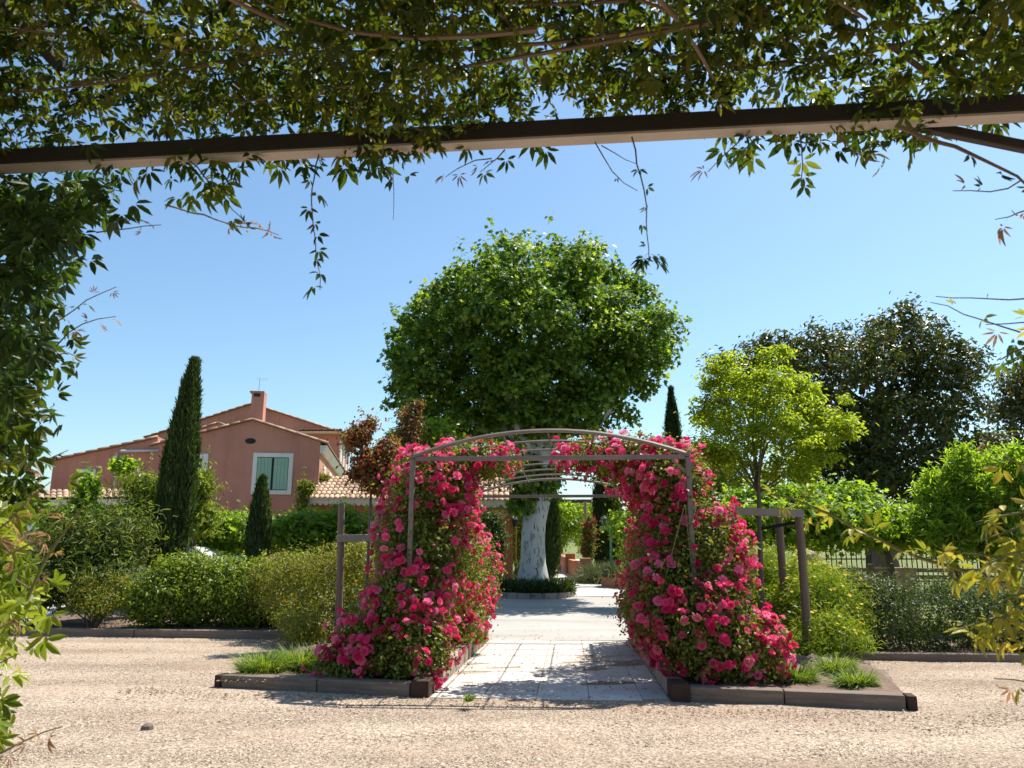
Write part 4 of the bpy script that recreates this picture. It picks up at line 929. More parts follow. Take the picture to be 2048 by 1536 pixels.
def porch():
    e0, e1 = at(615, 997, 27.6), at(1040, 1003, 26.6); t0, t1 = at(640, 956, 30.0), at(1040, 950, 29.4)
    b = np.array([(e0[0] + e1[0]) / 2, 27.6, gz(27.6)])
    root = thing('porch_annex', 'low orange annex with terracotta tiled roof and scalloped eave', 'building', b)
    low_roof(root, e0, e1, t0, t1, 40, 7, .1)
    w0 = e0 + np.array([.05, .35, -.1]); w1 = e1 + np.array([-.25, .35, -.1]); g = lambda p: np.array([p[0], p[1], gz(p[1]) - .2])
    MB().prism([g(w0), g(w1), w1, w0], np.array([0, 3.0, 0])).build('wall', 'stucco_orange', root)
    s = scallops(MB(), e0 + np.array([0, -.02, -.02]), e1 + np.array([0, -.02, -.02]), .22, .2); s.build('scalloped_fascia', 'cream_trim', root)['kind'] = 'stuff'
    MB().bar(e0 + np.array([0, -.05, .0]), e1 + np.array([0, -.05, .0]), .04, .06).build('gutter_board', 'cream_trim', root)
    MB().box(w0 + (w1 - w0) * .24 + np.array([0, -.012, -1.15]), ((1, 0, 0), (0, 1, 0), UP), (.9, .02, .35)).build('window', 'white_trim', root)
    MB().tube([at(1032, 1010, 26.85), at(1032, 1150, 26.85)], .03, 8).build('downpipe', 'terracotta', root)
    lp = at(1030, 1046, 26.75); lm_ = thing('wall_lantern', 'small wall lantern at the corner of the orange annex', 'lantern', lp)
    MB().lathe(lp, [(.03, -.12), (.07, -.1), (.1, .1), (.11, .12), (.02, .22), (.01, .25)], 6).build('lantern_body', 'iron', lm_)
    MB().bar(lp + UP * .15, lp + np.array([0, .22, .15]), .02, .02).build('bracket', 'iron', lm_)
porch()
def left_annex():
    e0, e1 = at(-60, 1001, 24.2), at(312, 996, 24.0); t0, t1 = at(-60, 985, 25.3), at(312, 981, 25.1)
    b = np.array([(e0[0] + e1[0]) / 2, 24.5, gz(24.5)]); root = thing('garden_wall_annex', 'low pink annex with a tiled eave at the far left', 'building', b)
    low_roof(root, e0, e1, t0, t1, 30, 3, .1)
    w0 = e0 + np.array([.1, .3, -.1]); w1 = e1 + np.array([0, .3, -.1]); g = lambda p: np.array([p[0], p[1], gz(p[1]) - .2])
    MB().prism([g(w0), g(w1), w1, w0], np.array([0, 1.5, 0])).build('wall', 'stucco', root)
    scallops(MB(), e0 + np.array([0, -.02, -.02]), e1 + np.array([0, -.02, -.02]), .2, .2).build('scalloped_fascia', 'cream_trim', root)['kind'] = 'stuff'
    p = at(68, 1056, 24.3); MB().box(p, ((1, 0, 0), (0, 1, 0), UP), (.35, .03, .12)).build('vent_panel', 'white_trim', root)
left_annex()
plant('creeper', 'tawny creeper sprouting on the annex roof corner by the house', 'plant', at(600, 1010, 27.4), wpx([(640, 957, 29.5, .45, .3, .18), (612, 975, 27.4, .35, .2, .3), (604, 1010, 27.4, .15, .2, .5)]), 'leaf_gold', 70, 20, .12, .1, .4, T_LEAF, zmin=.6, twigs=6, lo=.2)

# wall plants by the porch end, terracotta pot
plant('creeper', 'dark bushy creeper against the orange annex wall', 'plant', on(1005, 25.8), wpx([(994, 1070, 25.9, .25, .25, .6), (998, 1095, 25.8, .22, .2, .5), (980, 1040, 26, .4, .3, .35)]), 'leaf_olive', 90, 22, .12, .09, .4, T_LEAF, lo=.3, zmin=.3)
def pot(label, px, d, r, h, plant_mat, lobes):
    b = on(px, d); root = thing('terracotta_pot', label, 'plant pot', b, 'terracotta pots by the garden path')
    MB().lathe(b, [(r * .68, 0), (r * .95, h * .82), (r * 1.08, h * .84), (r * 1.08, h), (r * .9, h), (r * .85, h * .9), (.01, h * .88)], 18).build('pot_body', 'terracotta', root, smooth=True)
    P, N, O = clumpy(lobes, 30, 16, .07, .3, 1.0, .7); l = rng.uniform(.05, .1, len(P))
    leaf_object('foliage', [leaf_array(P, N, l, l * .5, T_LEAF)], plant_mat, root)
b_ = on(1039, 25.0); pot('terracotta pot against the orange annex near the plane trunk', 1039, 25.0, .17, .36, 'leaf_olive', [(b_[0], b_[1], b_[2] + .55, .2, .2, .25)])
b_ = on(1219, 26.0); pot('terracotta pot under the green lamp post', 1213, 25.2, .2, .38, 'leaf_lavender', [(b_[0] - .1, 25.2, gz(25.2) + .5, .18, .18, .15)])

# green signpost with lantern
def lamp():
    d = 25.4; b = on(1221, d); root = thing('green_lamp_post', 'green metal post carrying a flat tray and lantern beside the path', 'lamp post', b)
    top = at(1221, 1060, d); MB().tube([b, top], .04, 8).build('pole', 'green_metal', root); MB().lathe(b, [(.13, 0), (.13, .06), (.06, .12), (.05, .3)], 10).build('base', 'green_metal', root)
    MB().box(top + UP * .07, ((1, 0, 0), (0, 1, 0), UP), (.34, .16, .07)).build('tray', 'green_metal', root, .01)
    l = at(1208, 1050, d); MB().lathe(l, [(.06, 0), (.09, .02), (.11, .2), (.12, .22), (.03, .3), (.02, .34)], 8).build('lantern', 'glass', root)
    for k in range(4):
        a = math.pi * k / 2 + .4; MB().tube([l + np.array([.095 * math.cos(a), .095 * math.sin(a), 0]), l + np.array([.118 * math.cos(a), .118 * math.sin(a), .22])], .008, 4).build('lantern_bar', 'green_metal', root)
    MB().tube([at(1222, 1052, d), at(1222, 1040, d), at(1245, 1038, d), at(1245, 1052, d)], .012, 5).build('handle', 'zinc', root)
lamp()
def lav_box():
    p0, p1 = on(1209, 25.0), on(1330, 23.6); root = thing('terracotta_planter', 'long terracotta planter of lavender right of the garden path', 'planter', (p0 + p1) / 2)
    MB().bar(p0 + UP * .16, p1 + UP * .16, .5, .36).build('trough', 'terracotta', root, .015)
    n = 3600; t = rng.random(n); P = p0 + (p1 - p0) * t[:, None] + np.stack([rng.normal(0, .05, n), rng.normal(0, .18, n), np.full(n, .32)], 1)
    ax = np.stack([rng.normal(0, .45, n), rng.normal(0, .45, n), np.ones(n)], 1)
    leaf_object('lavender', [leaf_array(P, rng.normal(size=(n, 3)), rng.uniform(.25, .55, n), np.full(n, .022), T_BLADE, 0, ax, .6)], 'leaf_lavender', root)
lav_box()
def lav(label, px, d, r, h, n=2200):
    b = on(px, d); root = thing('lavender_bush', label, 'bush', b, 'lavender bushes by the path'); dd = sphere_dirs(n); dd[:, 2] = abs(dd[:, 2])
    P = b + dd * np.array([r * .4, r * .4, .05]); leaf_object('foliage', [leaf_array(P, rng.normal(size=(n, 3)), rng.uniform(h * .7, h * 1.1, n), np.full(n, .02), T_BLADE, 0, dd + np.array([0, 0, .35]), .4)], 'leaf_lavender', root)
lav('rounded grey green lavender bush left of the lamp post', 1190, 26.5, .7, .75); lav('lavender bush behind the green lamp post', 1228, 27.2, .7, .75)

# low terracotta wall and leafy pergola along the path
def path_wall():
    pts = [on(1170, 27.3), on(1140, 31.5), on(1118, 38), on(1104, 46)]; root = thing('terracotta_wall', 'low terracotta wall with piers along the garden path', 'wall', pts[1])
    for i in range(3):
        MB().bar(pts[i] + UP * .25, pts[i + 1] + UP * .25, .25, .7).build('wall_panel', 'terracotta', root, .01)
        MB().box(pts[i] + UP * .33, ((1, 0, 0), (0, 1, 0), UP), (.19, .19, .48)).build('pier', 'terracotta', root, .02)
path_wall()
def side_pergola():
    root = thing('vine_pergola', 'leafy pergola with hanging vines over the far path', 'pergola', on(1150, 33))
    for (px, d) in ((1172, 31), (1178, 36), (1118, 33)):
        g = on(px, d); MB().tube([g, g + UP * 2.9], .07, 8).build('post', 'pink_stone', root)
    MB().bar(on(1105, 32) + UP * 2.95, on(1185, 32) + UP * 2.95, .1, .14).build('beam', 'timber', root); MB().bar(on(1105, 36) + UP * 2.95, on(1185, 36) + UP * 2.95, .1, .14).build('beam', 'timber', root)
    lob = wpx([(1130, 1020, 32, .6, .8, .3), (1165, 1022, 33, .6, .8, .32), (1145, 1050, 33, .5, .8, .7), (1120, 1055, 33, .35, .8, .7), (1160, 1065, 33.5, .4, .6, .5), (1112, 1080, 33, .3, .5, .4), (1110, 1010, 33, .4, .5, .3)])
    P, N, O = clumpy(lob, 260, 22, .15, .4, 1.05, .75, -9, .5, .5, .6); l = rng.uniform(.08, .16, len(P)); leaf_object('foliage', [leaf_array(P, N, l, l * .6, T_LEAF, .6)], 'leaf_vine_bright', root)
side_pergola()
b_ = on(1177, 28.2)
fr = plant('red_flower_shrub', 'small shrub of red flowers beyond the arbor', 'shrub', b_, wpx([(1177, 1065, 28.2, .28, .3, .5), (1180, 1045, 28.2, .2, .2, .3), (1174, 1100, 28.2, .3, .3, .4)]), 'leaf_rose', 60, 20, .1, .07, .5, T_LEAF, lo=.3, zmin=.3)
Pq, Nq = shell(wpx([(1177, 1065, 28.2, .3, .32, .52), (1180, 1045, 28.2, .22, .22, .32), (1174, 1095, 28.2, .28, .3, .35)]), 60, .9, 1.1, .9)
leaf_object('blossoms', [leaf_array(Pq, Nq, np.full(60, .1), np.full(60, .1), BLOOM[1], 0)], 'petal_red', fr)

# ------------------------------------------------------------------ iron fence, pillar and posts at right
def iron_fence():
    d = 21.5; root = thing('iron_fence', 'thin black iron railings under the right grape trellis', 'fence', on(1700, d))
    x0, x1 = on(1600, d)[0], on(1960, d)[0]; z = gz(d)
    for h in (.45, 1.05): MB().bar((x0, d, z + h), (x1, d, z + h), .03, .035).build('rail', 'iron', root)
    x = x0
    while x < x1:
        MB().box((x, d, z + .62), ((1, 0, 0), (0, 1, 0), UP), (.011, .011, .62)).build('bar', 'iron', root); x += .14
iron_fence()
def ball_pier():
    d = 18.5; b = on(1627, d); root = thing('ball_pier', 'pink stone pier topped by a ball beside the yellow bush', 'pier', b)
    bc = at(1627, 1116, d); MB().box((b + bc) / 2 - UP * .12, ((1, 0, 0), (0, 1, 0), UP), (.17, .17, (bc[2] - b[2]) / 2 - .1)).build('shaft', 'pink_stone', root, .01)
    MB().box(bc - UP * .2, ((1, 0, 0), (0, 1, 0), UP), (.22, .22, .04)).build('cap', 'pink_stone', root, .01)
    MB().lathe(bc, [(.06, -.16), (.06, -.13), (.12, -.12)] + [(.19 * math.cos(a), .19 * math.sin(a)) for a in np.linspace(-.7, 1.5, 9)], 18).build('ball', 'pink_stone', root, smooth=True)
ball_pier()
def wood_fence():
    d = 17.5; root = thing('wooden_fence', 'low weathered post and rail fence behind the clipped hedge', 'fence', on(1760, d)); z = gz(d)
    for py in (1139, 1153): p, q = at(1640, py, d), at(2080, py + 3, d); MB().bar(p, q, .05, .09).build('rail', 'timber', root, .006)
    for px in (1650, 1740, 1900, 2000): g = on(px, d); MB().bar(g, at(px, 1128, d), .1, .1, (0, 1, 0)).build('post', 'timber', root, .008)
wood_fence()
for px, lab in ((1808, 'short pink stone block behind the clipped hedge near the dark stump'), (2018, 'short pink stone block at the right edge behind the clipped hedge')):
    d = 16.0; b = on(px, d); t = at(px, 1140, d)
    bl = thing('stone_pier', lab, 'pier', b, 'short pink piers'); MB().box((b + t) / 2, ((1, 0, 0), (0, 1, 0), UP), (.15, .15, (t[2] - b[2]) / 2)).build('shaft', 'pink_stone', bl, .012); MB().box(t + UP * .02, ((1, 0, 0), (0, 1, 0), UP), (.18, .18, .025)).build('cap', 'pink_stone', bl, .008)
def stump():
    d = 18.5; b = on(1772, d); root = thing('old_trunk', 'thick dark gnarled trunk under the grape trellis', 'tree trunk', b)
    pts = [b - UP * .1, b + UP * .3, at(1770, 1120, d), at(1775, 1085, d), at(1790, 1060, d)]
    MB().tube(pts, [.42, .34, .3, .32, .2], 12).build('trunk', 'bark', root, smooth=True); MB().tube([at(1772, 1110, d), at(1750, 1085, d), at(1735, 1060, d)], [.2, .16, .1], 9).build('fork', 'bark', root, smooth=True)
stump()

# ------------------------------------------------------------------ white car parked behind the left hedge
def car():
    b = on(330, 19.3); root = thing('parked_car', 'white car mostly hidden behind the tall cypress and shrubs', 'car', b); L = 4.0; w = .84
    prof = [(-2.0, .35), (-1.98, .75), (-1.85, .9), (-1.0, .98), (-.45, 1.42), (.9, 1.46), (1.75, 1.0), (1.95, .9), (2.0, .4), (1.6, .22), (-1.6, .22)]
    mb = MB(); mb.prism([b + np.array([x, -w, z]) for x, z in prof], (0, 2 * w, 0)); mb.build('body', 'car_paint', root, .09)
    for sy in (-1, 1):
        g = [(-.85, 1.0), (-.42, 1.36), (.15, 1.38), (.15, 1.0)]; MB().prism([b + np.array([x, sy * (w + .004), z]) for x, z in g], (0, .006 * sy, 0)).build('side_window', 'glass', root)
        g = [(.22, 1.0), (.22, 1.38), (.85, 1.39), (1.45, 1.04)]; MB().prism([b + np.array([x, sy * (w + .004), z]) for x, z in g], (0, .006 * sy, 0)).build('side_window', 'glass', root)
        for x in (-1.25, 1.25):
            o = MB(); c = b + np.array([x, sy * (w - .06), .31]); pts = [c + np.array([0, -sy * .1, 0]), c + np.array([0, sy * .08, 0])]
            wh = o.tube(pts, .31, 18).build('wheel', 'tyre', root); MB().tube([c + np.array([0, sy * .06, 0]), c + np.array([0, sy * .09, 0])], .19, 14).build('rim', 'chrome', wh)
        MB().lathe(b + np.array([-.75, sy * (w + .1), 1.0]), [(.02, -.07), (.09, -.05), (.1, .03), (.06, .09)], 10).build('mirror', 'car_paint', root, smooth=True)
        MB().box(b + np.array([-1.95, sy * .6, .72]), ((1, 0, 0), (0, 1, 0), UP), (.06, .16, .07)).build('headlight', 'glass', root, .02)
car()
# pale green garage door and post by the vine row
gd = thing('green_door', 'pale green door with white frame half hidden by the vine row', 'door', on(470, 24.0)); p = on(470, 24.0)
MB().box(p + UP * 1.05, ((1, 0, 0), (0, 1, 0), UP), (.62, .05, 1.05)).build('frame', 'white_trim', gd, .01)
for sx in (-1, 1): MB().box(p + np.array([sx * .27, -.06, 1.0]), ((1, 0, 0), (0, 1, 0), UP), (.25, .02, .95)).build('leaf_panel', 'shutter_green', gd, .006)
gw = thing('garden_wall', 'low orange wall behind the trained vine row', 'wall', on(420, 24.6)); p, q = on(330, 24.4), on(610, 24.9)
MB().bar(p + UP * .6, q + UP * .6, .25, 1.3).build('wall_body', 'stucco_orange', gw, .01)

# ------------------------------------------------------------------ pergola overhead and its vines
PB0, PB1 = atz(-640, 372, 2.45), atz(2700, 200, 2.45)
def pergola():
    root = thing('pergola', 'metal pergola beam overhead carrying the vine, coloured dark for shade', 'pergola', np.array([0, 1.6, 0]))
    d = norm(PB1 - PB0); n = np.cross(UP, d)
    MB().bar(PB0 + UP * .0255, PB1 + UP * .0255, .04, .043).build('front_beam', 'beam_dark_shade', root, .003); MB().bar(PB0, PB1, .040, .006).build('bounce_light_strip', 'beam_pale_bounce', root)  # thin strip added below the beam to paint in gravel bounce light
    for e in (.01, .99):
        q = PB0 + (PB1 - PB0) * e; MB().box((q[0], q[1] + .03, 1.215), (d, n, UP), (.03, .028, 1.235)).build('post', 'beam_paint', root, .003)
    for e in (.02, .26, .5, .74, .98):
        q = PB0 + (PB1 - PB0) * e + UP * .3; MB().bar(q, q + np.array([0, -5.5, .0]), .03, .05).build('rafter', 'beam_dark_shade', root, .003)
    q = atz(1850, 228, 2.47) + np.array([0, .045, 0]); MB().bar(q, q + np.array([.8, .02, -.17]), .02, .026).build('side_brace', 'beam_dark_shade', root, .003)
pergola()

PALM_ME = {}
def palm_mesh(i, mat):
    if (i, mat) not in PALM_ME:
        V, Fs = PALMS[i]; me = raw_mesh('compound_leaf', V, Fs, np.zeros(len(V))); me.materials.append(MATS[mat]); PALM_ME[(i, mat)] = me
    return PALM_ME[(i, mat)]
def put_leaf(root, p, axis, nrm, size, mat, i=None):
    o = bpy.data.objects.new('leaf', palm_mesh((random.choice((4, 5)) if mat == 'leaf_tip' else random.randrange(4)) if i is None else i, mat)); COL.objects.link(o); o.parent = root
    x = norm(np.array(axis, float)); z = np.array(nrm, float); z = norm(z - x * (z @ x)); y = np.cross(z, x)
    M = Matrix(((x[0], y[0], z[0], 0), (x[1], y[1], z[1], 0), (x[2], y[2], z[2], 0), (0, 0, 0, 1)))
    o.matrix_local = Matrix.Translation(Vector(np.array(p) + x * size * .55 - base_of(root))) @ M @ Matrix.Scale(size, 4)
def sprig(root, pts, mat, size=.05, step=.05, r=.0028, tipmat=None, stem='stem', lead=.0, tail=True):
    """a shoot along photo places (px, py, d): stem and its leaves"""
    W = np.array([at(*p) for p in pts]); seg = np.linalg.norm(np.diff(W, axis=0), axis=1); s = np.concatenate([[0], np.cumsum(seg)]); L = s[-1]
    n = max(int(L / .03), 4); tt = np.linspace(0, L, n); C = np.stack([np.interp(tt, s, W[:, k]) for k in range(3)], 1)
    C[1:-1] = (C[:-2] + C[1:-1] * 2 + C[2:]) / 4; C += rng.normal(0, .002, C.shape)
    MB().tube(C, np.linspace(r, r * .45, n), 5).build('stem', stem, root)
    t = lead
    while t < L:
        p = np.array([np.interp(t, tt, C[:, k]) for k in range(3)]); p2 = np.array([np.interp(min(t + .02, L), tt, C[:, k]) for k in range(3)]) + 1e-6
        d = norm(p2 - p + 1e-6); side = norm(np.cross(d, rng.normal(size=3)))
        put_leaf(root, p, d * .35 + side * .8 - UP * .45, UP * .7 + rng.normal(size=3) * .6, size * random.uniform(.65, 1.15), (tipmat if tipmat and t > L * .66 else mat))
        t += step * random.uniform(.6, 1.5)

def overhead_vine():
    root = thing('overhead_vine', 'vine canopy with five fingered leaves over the pergola beam', 'vine', np.array([0, .8, 2.6]))
    # leaf mass above the beam: thick carpet on the rafters, thinner towards the right
    def carpet(n, y0, y1, z0, z1, size):
        x = rng.uniform(-2.7, 2.7, n); v = rng.random(n); yb = np.interp(x, [PB0[0], PB1[0]], [PB0[1], PB1[1]])
        y = yb + .10 + (y0 - yb - .10) * v if y1 is None else rng.uniform(y0, y1, n)
        z = rng.uniform(z0, z1, n) + .05 * np.sin(x * 5.1) + .04 * np.sin(x * 11 + 1)
        keep = rng.random(n) < np.clip(1.05 - .42 * np.clip(x - .35, 0, 2), .3, 1) * (1 - .6 * (np.sin(x * 7 + y * 9) + np.sin(x * 13 - y * 17 + 2) > 1.0))
        return np.stack([x, y, z], 1)[keep]
    P = np.concatenate([carpet(21000, .75, None, 2.5, 2.9, 0), carpet(3500, .2, .9, 2.5, 2.85, 0), carpet(4600, 1.15, None, 2.49, 2.62, 0), carpet(1200, 1.85, None, 2.62, 2.74, 0)])
    n = len(P); N = UP * .7 + rng.normal(size=(n, 3)) * .6
    third = rng.integers(0, 4, n); arrs = []
    for k in range(4):
        m = third == k; s = rng.uniform(.024, .046, m.sum()); arrs.append(leaf_array(P[m], N[m], s, s, PALMS_LO[k], .45))
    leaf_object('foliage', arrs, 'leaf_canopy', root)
    # unseen leaf roof and back curtain, added to keep light off the beam's front
    n = 9000; Pr = np.stack([rng.uniform(-4.2, 4.2, n), rng.uniform(-5.5, .6, n), rng.uniform(2.55, 2.95, n)], 1); k = rng.random(n) < .3; Pr[k, 1] = rng.uniform(-5.8, -5.3, k.sum()); Pr[k, 2] = rng.uniform(.1, 2.8, k.sum())
    leaf_object('rear_light_block', [leaf_array(Pr, UP * .5 + rng.normal(size=(n, 3)) * .6, np.full(n, .15), np.full(n, .1), T_LEAF, .4)], 'leaf_canopy', root)
    # woody tangle
    mb = MB()
    for k in range(70):
        x = random.uniform(-2.2, 2.0); y = random.uniform(.7, 1.65); z = random.uniform(2.5, 2.62); a = random.uniform(-.7, .7) + (math.pi if random.random() < .5 else 0); L = random.uniform(.5, 1.4)
        p = np.array([x, y, z]); q = p + np.array([math.cos(a) * L, math.sin(a) * L * .5, random.uniform(-.05, .12)]); q[1] = min(q[1], 1.66)
        limb(mb, p, q, random.uniform(.003, .008), .002, .12, 6, 5)
    mb.build('woody_stems', 'stem', root)['kind'] = 'stuff'
    for k in range(9):
        x = -1.3 + k * .3; mb = MB(); limb(mb, (x, .8 + .1 * (k % 3), 2.52), (x + random.uniform(.4, .8), random.uniform(1.2, 1.6), random.uniform(2.5, 2.56)), .0075, .0035, .14, 7, 6); mb.build('woody_stem', 'stem', root, smooth=True)
    # nearest leaves, one by one, hanging at the lower face of the canopy
    yb = lambda x: np.interp(x, [PB0[0], PB1[0]], [PB0[1], PB1[1]])
    for k in range(50):
        x = random.uniform(-1.5, 1.35); y = random.uniform(1.0, yb(x) - .03); put_leaf(root, (x, y, random.uniform(2.44, 2.56)), rng.normal(size=3) * np.array([1, 1, .3]) - UP * .5, UP * .8 + rng.normal(size=3) * .5, random.uniform(.035, .06), 'leaf_canopy')
    # leaves lapping over the beam and hanging below it
    def under(px, w, n, drop_, dens=1.0, size=.05, mat='leaf_canopy'):
        for k in range(n):
            x = px + random.uniform(-w, w); by = np.interp(x, [0, 2048], [338, 225]); put_leaf(root, at(x, by + random.uniform(-22, drop_), random.uniform(1.62, 1.85)), np.array([random.gauss(0, .7), random.gauss(-.1, .4), -.8]), np.array([random.gauss(0, .5), -.7, .5]), size * random.uniform(.7, 1.2), mat)
    under(330, 150, 24, 70); under(420, 60, 14, 95); under(540, 70, 10, 25); under(705, 25, 6, 30, size=.06); under(765, 20, 4, 30); under(1085, 40, 4, 0); under(870, 60, 3, -10); under(1480, 80, 14, 50); under(1600, 60, 12, 60); under(1700, 100, 14, 30); under(1900, 110, 14, 10)
    S = lambda pts, **k: sprig(root, pts, k.pop('mat', 'leaf_shade'), **k)
    S([(640, 290, 1.72), (628, 360, 1.7), (622, 420, 1.7), (630, 470, 1.7), (640, 540, 1.7), (640, 580, 1.7)], size=.034, step=.032, r=.002)
    S([(1265, 275, 1.6), (1278, 330, 1.6), (1290, 400, 1.6), (1298, 480, 1.6), (1296, 525, 1.6)], size=.026, step=.045, r=.0022, lead=.08)
    for k in range(6): put_leaf(root, at(1296 + random.uniform(-8, 8), 515 + random.uniform(-18, 8), 1.6), np.array([random.uniform(-1, 1), 0, -.5]), np.array([0, -.5, .5]), .032, 'leaf_shade', 1)
    S([(1190, 285, 1.65), (1215, 330, 1.65), (1245, 370, 1.65), (1275, 385, 1.65)], size=.012, step=.2, r=.0018, lead=.1); S([(1205, 290, 1.65), (1240, 315, 1.64), (1276, 328, 1.62)], size=.012, step=.3, r=.0015, lead=.12)
    S([(330, 410, 1.75), (420, 435, 1.75), (510, 458, 1.74), (560, 470, 1.74)], size=.03, step=.02, r=.0025, mat='leaf_tip', lead=.16, stem='stem_green')
    S([(380, 320, 1.75), (430, 375, 1.72), (470, 425, 1.7), (500, 455, 1.7)], size=.04, step=.045, r=.002, mat='leaf_canopy')
    S([(195, 463, 1.7), (240, 458, 1.7), (300, 452, 1.7), (320, 450, 1.7)], size=.024, step=.04, r=.002, mat='leaf_tip', lead=.1)
    S([(1010, 300, 1.7), (985, 330, 1.7), (960, 345, 1.7)], size=.036, step=.035, r=.002, mat='leaf_canopy'); S([(985, 315, 1.7), (930, 325, 1.7), (890, 355, 1.7)], size=.03, step=.04, r=.0018, mat='leaf_tip', lead=.04)
    S([(1500, 262, 1.6), (1450, 310, 1.6), (1415, 345, 1.6)], size=.036, step=.035, r=.002, tipmat='leaf_tip'); S([(1600, 260, 1.58), (1608, 320, 1.58), (1604, 370, 1.58)], size=.038, step=.032, r=.002)
    S([(1660, 250, 1.58), (1690, 300, 1.58), (1760, 325, 1.57)], size=.038, step=.035, r=.002, mat='leaf_canopy', tipmat='leaf_sprig'); S([(1790, 250, 1.55), (1850, 275, 1.55), (1930, 300, 1.5), (2000, 335, 1.5), (2060, 375, 1.5)], size=.034, step=.09, r=.006, lead=.06)
    S([(2050, 360, 1.5), (2010, 380, 1.5), (1950, 385, 1.5), (1905, 380, 1.5)], size=.03, step=.05, r=.002, tipmat='leaf_tip', lead=.1); S([(2060, 420, 1.5), (2030, 430, 1.5), (1990, 440, 1.5)], size=.034, step=.03, r=.002, mat='leaf_tip')
    S([(785, 325, 1.7), (787, 380, 1.7), (789, 440, 1.7)], size=.004, step=.5, r=.0013, lead=.3)
overhead_vine()

def left_vine():
    root = thing('left_vine', 'dense dark vine covering the pergola post at the left edge', 'vine', np.array([-1.35, 1.9, 0]))
    def mass(rows, n, mat, size=.05, name='foliage'):
        """rows: (py, right edge px, weight)"""
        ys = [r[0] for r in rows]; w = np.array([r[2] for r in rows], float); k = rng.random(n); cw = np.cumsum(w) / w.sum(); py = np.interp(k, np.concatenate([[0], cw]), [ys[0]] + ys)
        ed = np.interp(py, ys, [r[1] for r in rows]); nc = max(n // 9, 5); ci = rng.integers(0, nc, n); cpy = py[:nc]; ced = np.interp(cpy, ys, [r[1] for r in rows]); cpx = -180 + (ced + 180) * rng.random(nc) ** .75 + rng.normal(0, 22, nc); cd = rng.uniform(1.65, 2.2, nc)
        px = cpx[ci] + rng.normal(0, 24, n); py = cpy[ci] + rng.normal(0, 26, n); d = cd[ci] + rng.normal(0, .05, n)
        P = np.array([at(a, b, c) for a, b, c in zip(px, py, d)]); N = UP * .5 + np.array([0, -.5, 0]) + rng.normal(size=(n, 3)) * .6; arrs = []; th = rng.integers(0, 4, n)
        for q in range(4):
            m = th == q; s = rng.uniform(size * .65, size * 1.15, m.sum()); arrs.append(leaf_array(P[m], N[m], s, s, PALMS_LO[q], .6))
        leaf_object(name, arrs, mat, root)
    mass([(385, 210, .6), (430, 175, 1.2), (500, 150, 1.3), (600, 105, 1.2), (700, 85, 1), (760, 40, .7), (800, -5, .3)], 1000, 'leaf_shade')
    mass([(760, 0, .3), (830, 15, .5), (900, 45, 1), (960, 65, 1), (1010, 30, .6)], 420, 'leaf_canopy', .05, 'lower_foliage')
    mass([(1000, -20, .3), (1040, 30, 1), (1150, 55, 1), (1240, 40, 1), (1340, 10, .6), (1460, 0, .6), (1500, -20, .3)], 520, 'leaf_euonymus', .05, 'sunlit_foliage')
    for k in range(8):
        x = random.uniform(-260, -60); mb = MB(); limb(mb, at(x, 1560, 1.9), at(x + random.uniform(-30, 120), 330, 1.9), .007, .004, .04, 10, 6); mb.build('woody_stem', 'stem', root)
    for k in range(110):
        py = random.uniform(380, 800); ed = np.interp(py, [330, 450, 600, 700, 800], [250, 170, 110, 95, 10]); put_leaf(root, at(random.uniform(-20, ed), py, random.uniform(1.6, 1.72)), np.array([random.gauss(.2, .6), random.gauss(-.1, .3), -.6]), np.array([random.gauss(0, .5), -.7, .5]), random.uniform(.035, .058), 'leaf_shade')
    S = lambda pts, **k: sprig(root, pts, k.pop('mat', 'leaf_shade'), **k)
    S([(90, 660, 1.75), (150, 620, 1.75), (190, 585, 1.75), (235, 575, 1.75)], size=.026, step=.03, r=.002, tipmat='leaf_tip', lead=.05); S([(110, 690, 1.75), (160, 645, 1.75), (230, 632, 1.75)], size=.026, step=.04, r=.002, mat='leaf_tip', lead=.06)
    S([(80, 720, 1.75), (130, 700, 1.75), (160, 715, 1.75)], size=.035, step=.03, r=.002, mat='leaf_sprig', lead=.03); S([(0, 790, 1.75), (40, 800, 1.75), (80, 815, 1.75)], size=.025, step=.035, r=.002)
    S([(40, 930, 1.7), (90, 918, 1.7), (135, 902, 1.7)], size=.022, step=.04, r=.002, lead=.05)
    S([(-20, 1075, 1.5), (20, 1040, 1.5), (60, 1000, 1.5), (100, 965, 1.5)], size=.032, step=.03, r=.002, mat='leaf_tip'); S([(50, 1200, 1.5), (75, 1150, 1.5), (110, 1090, 1.5), (150, 1035, 1.5), (165, 1010, 1.5)], size=.03, step=.035, r=.004, mat='leaf_tip', stem='stem_green')
    S([(10, 1110, 1.5), (60, 1090, 1.5), (90, 1065, 1.5)], size=.03, step=.04, r=.003, mat='leaf_tip', stem='stem_green'); S([(-10, 1260, 1.5), (30, 1240, 1.5), (70, 1235, 1.5)], size=.035, step=.025, r=.002, mat='leaf_tip')
    S([(-30, 1520, 1.5), (30, 1490, 1.5), (80, 1470, 1.5), (130, 1455, 1.5)], size=.028, step=.03, r=.0025, mat='leaf_tip'); S([(-20, 1340, 1.5), (10, 1320, 1.5), (40, 1305, 1.5)], size=.035, step=.03, r=.002, mat='leaf_sprig')
    S([(30, 1160, 1.5), (70, 1185, 1.5), (95, 1180, 1.5)], size=.045, step=.05, r=.002, mat='leaf_euonymus', lead=.04)
left_vine()
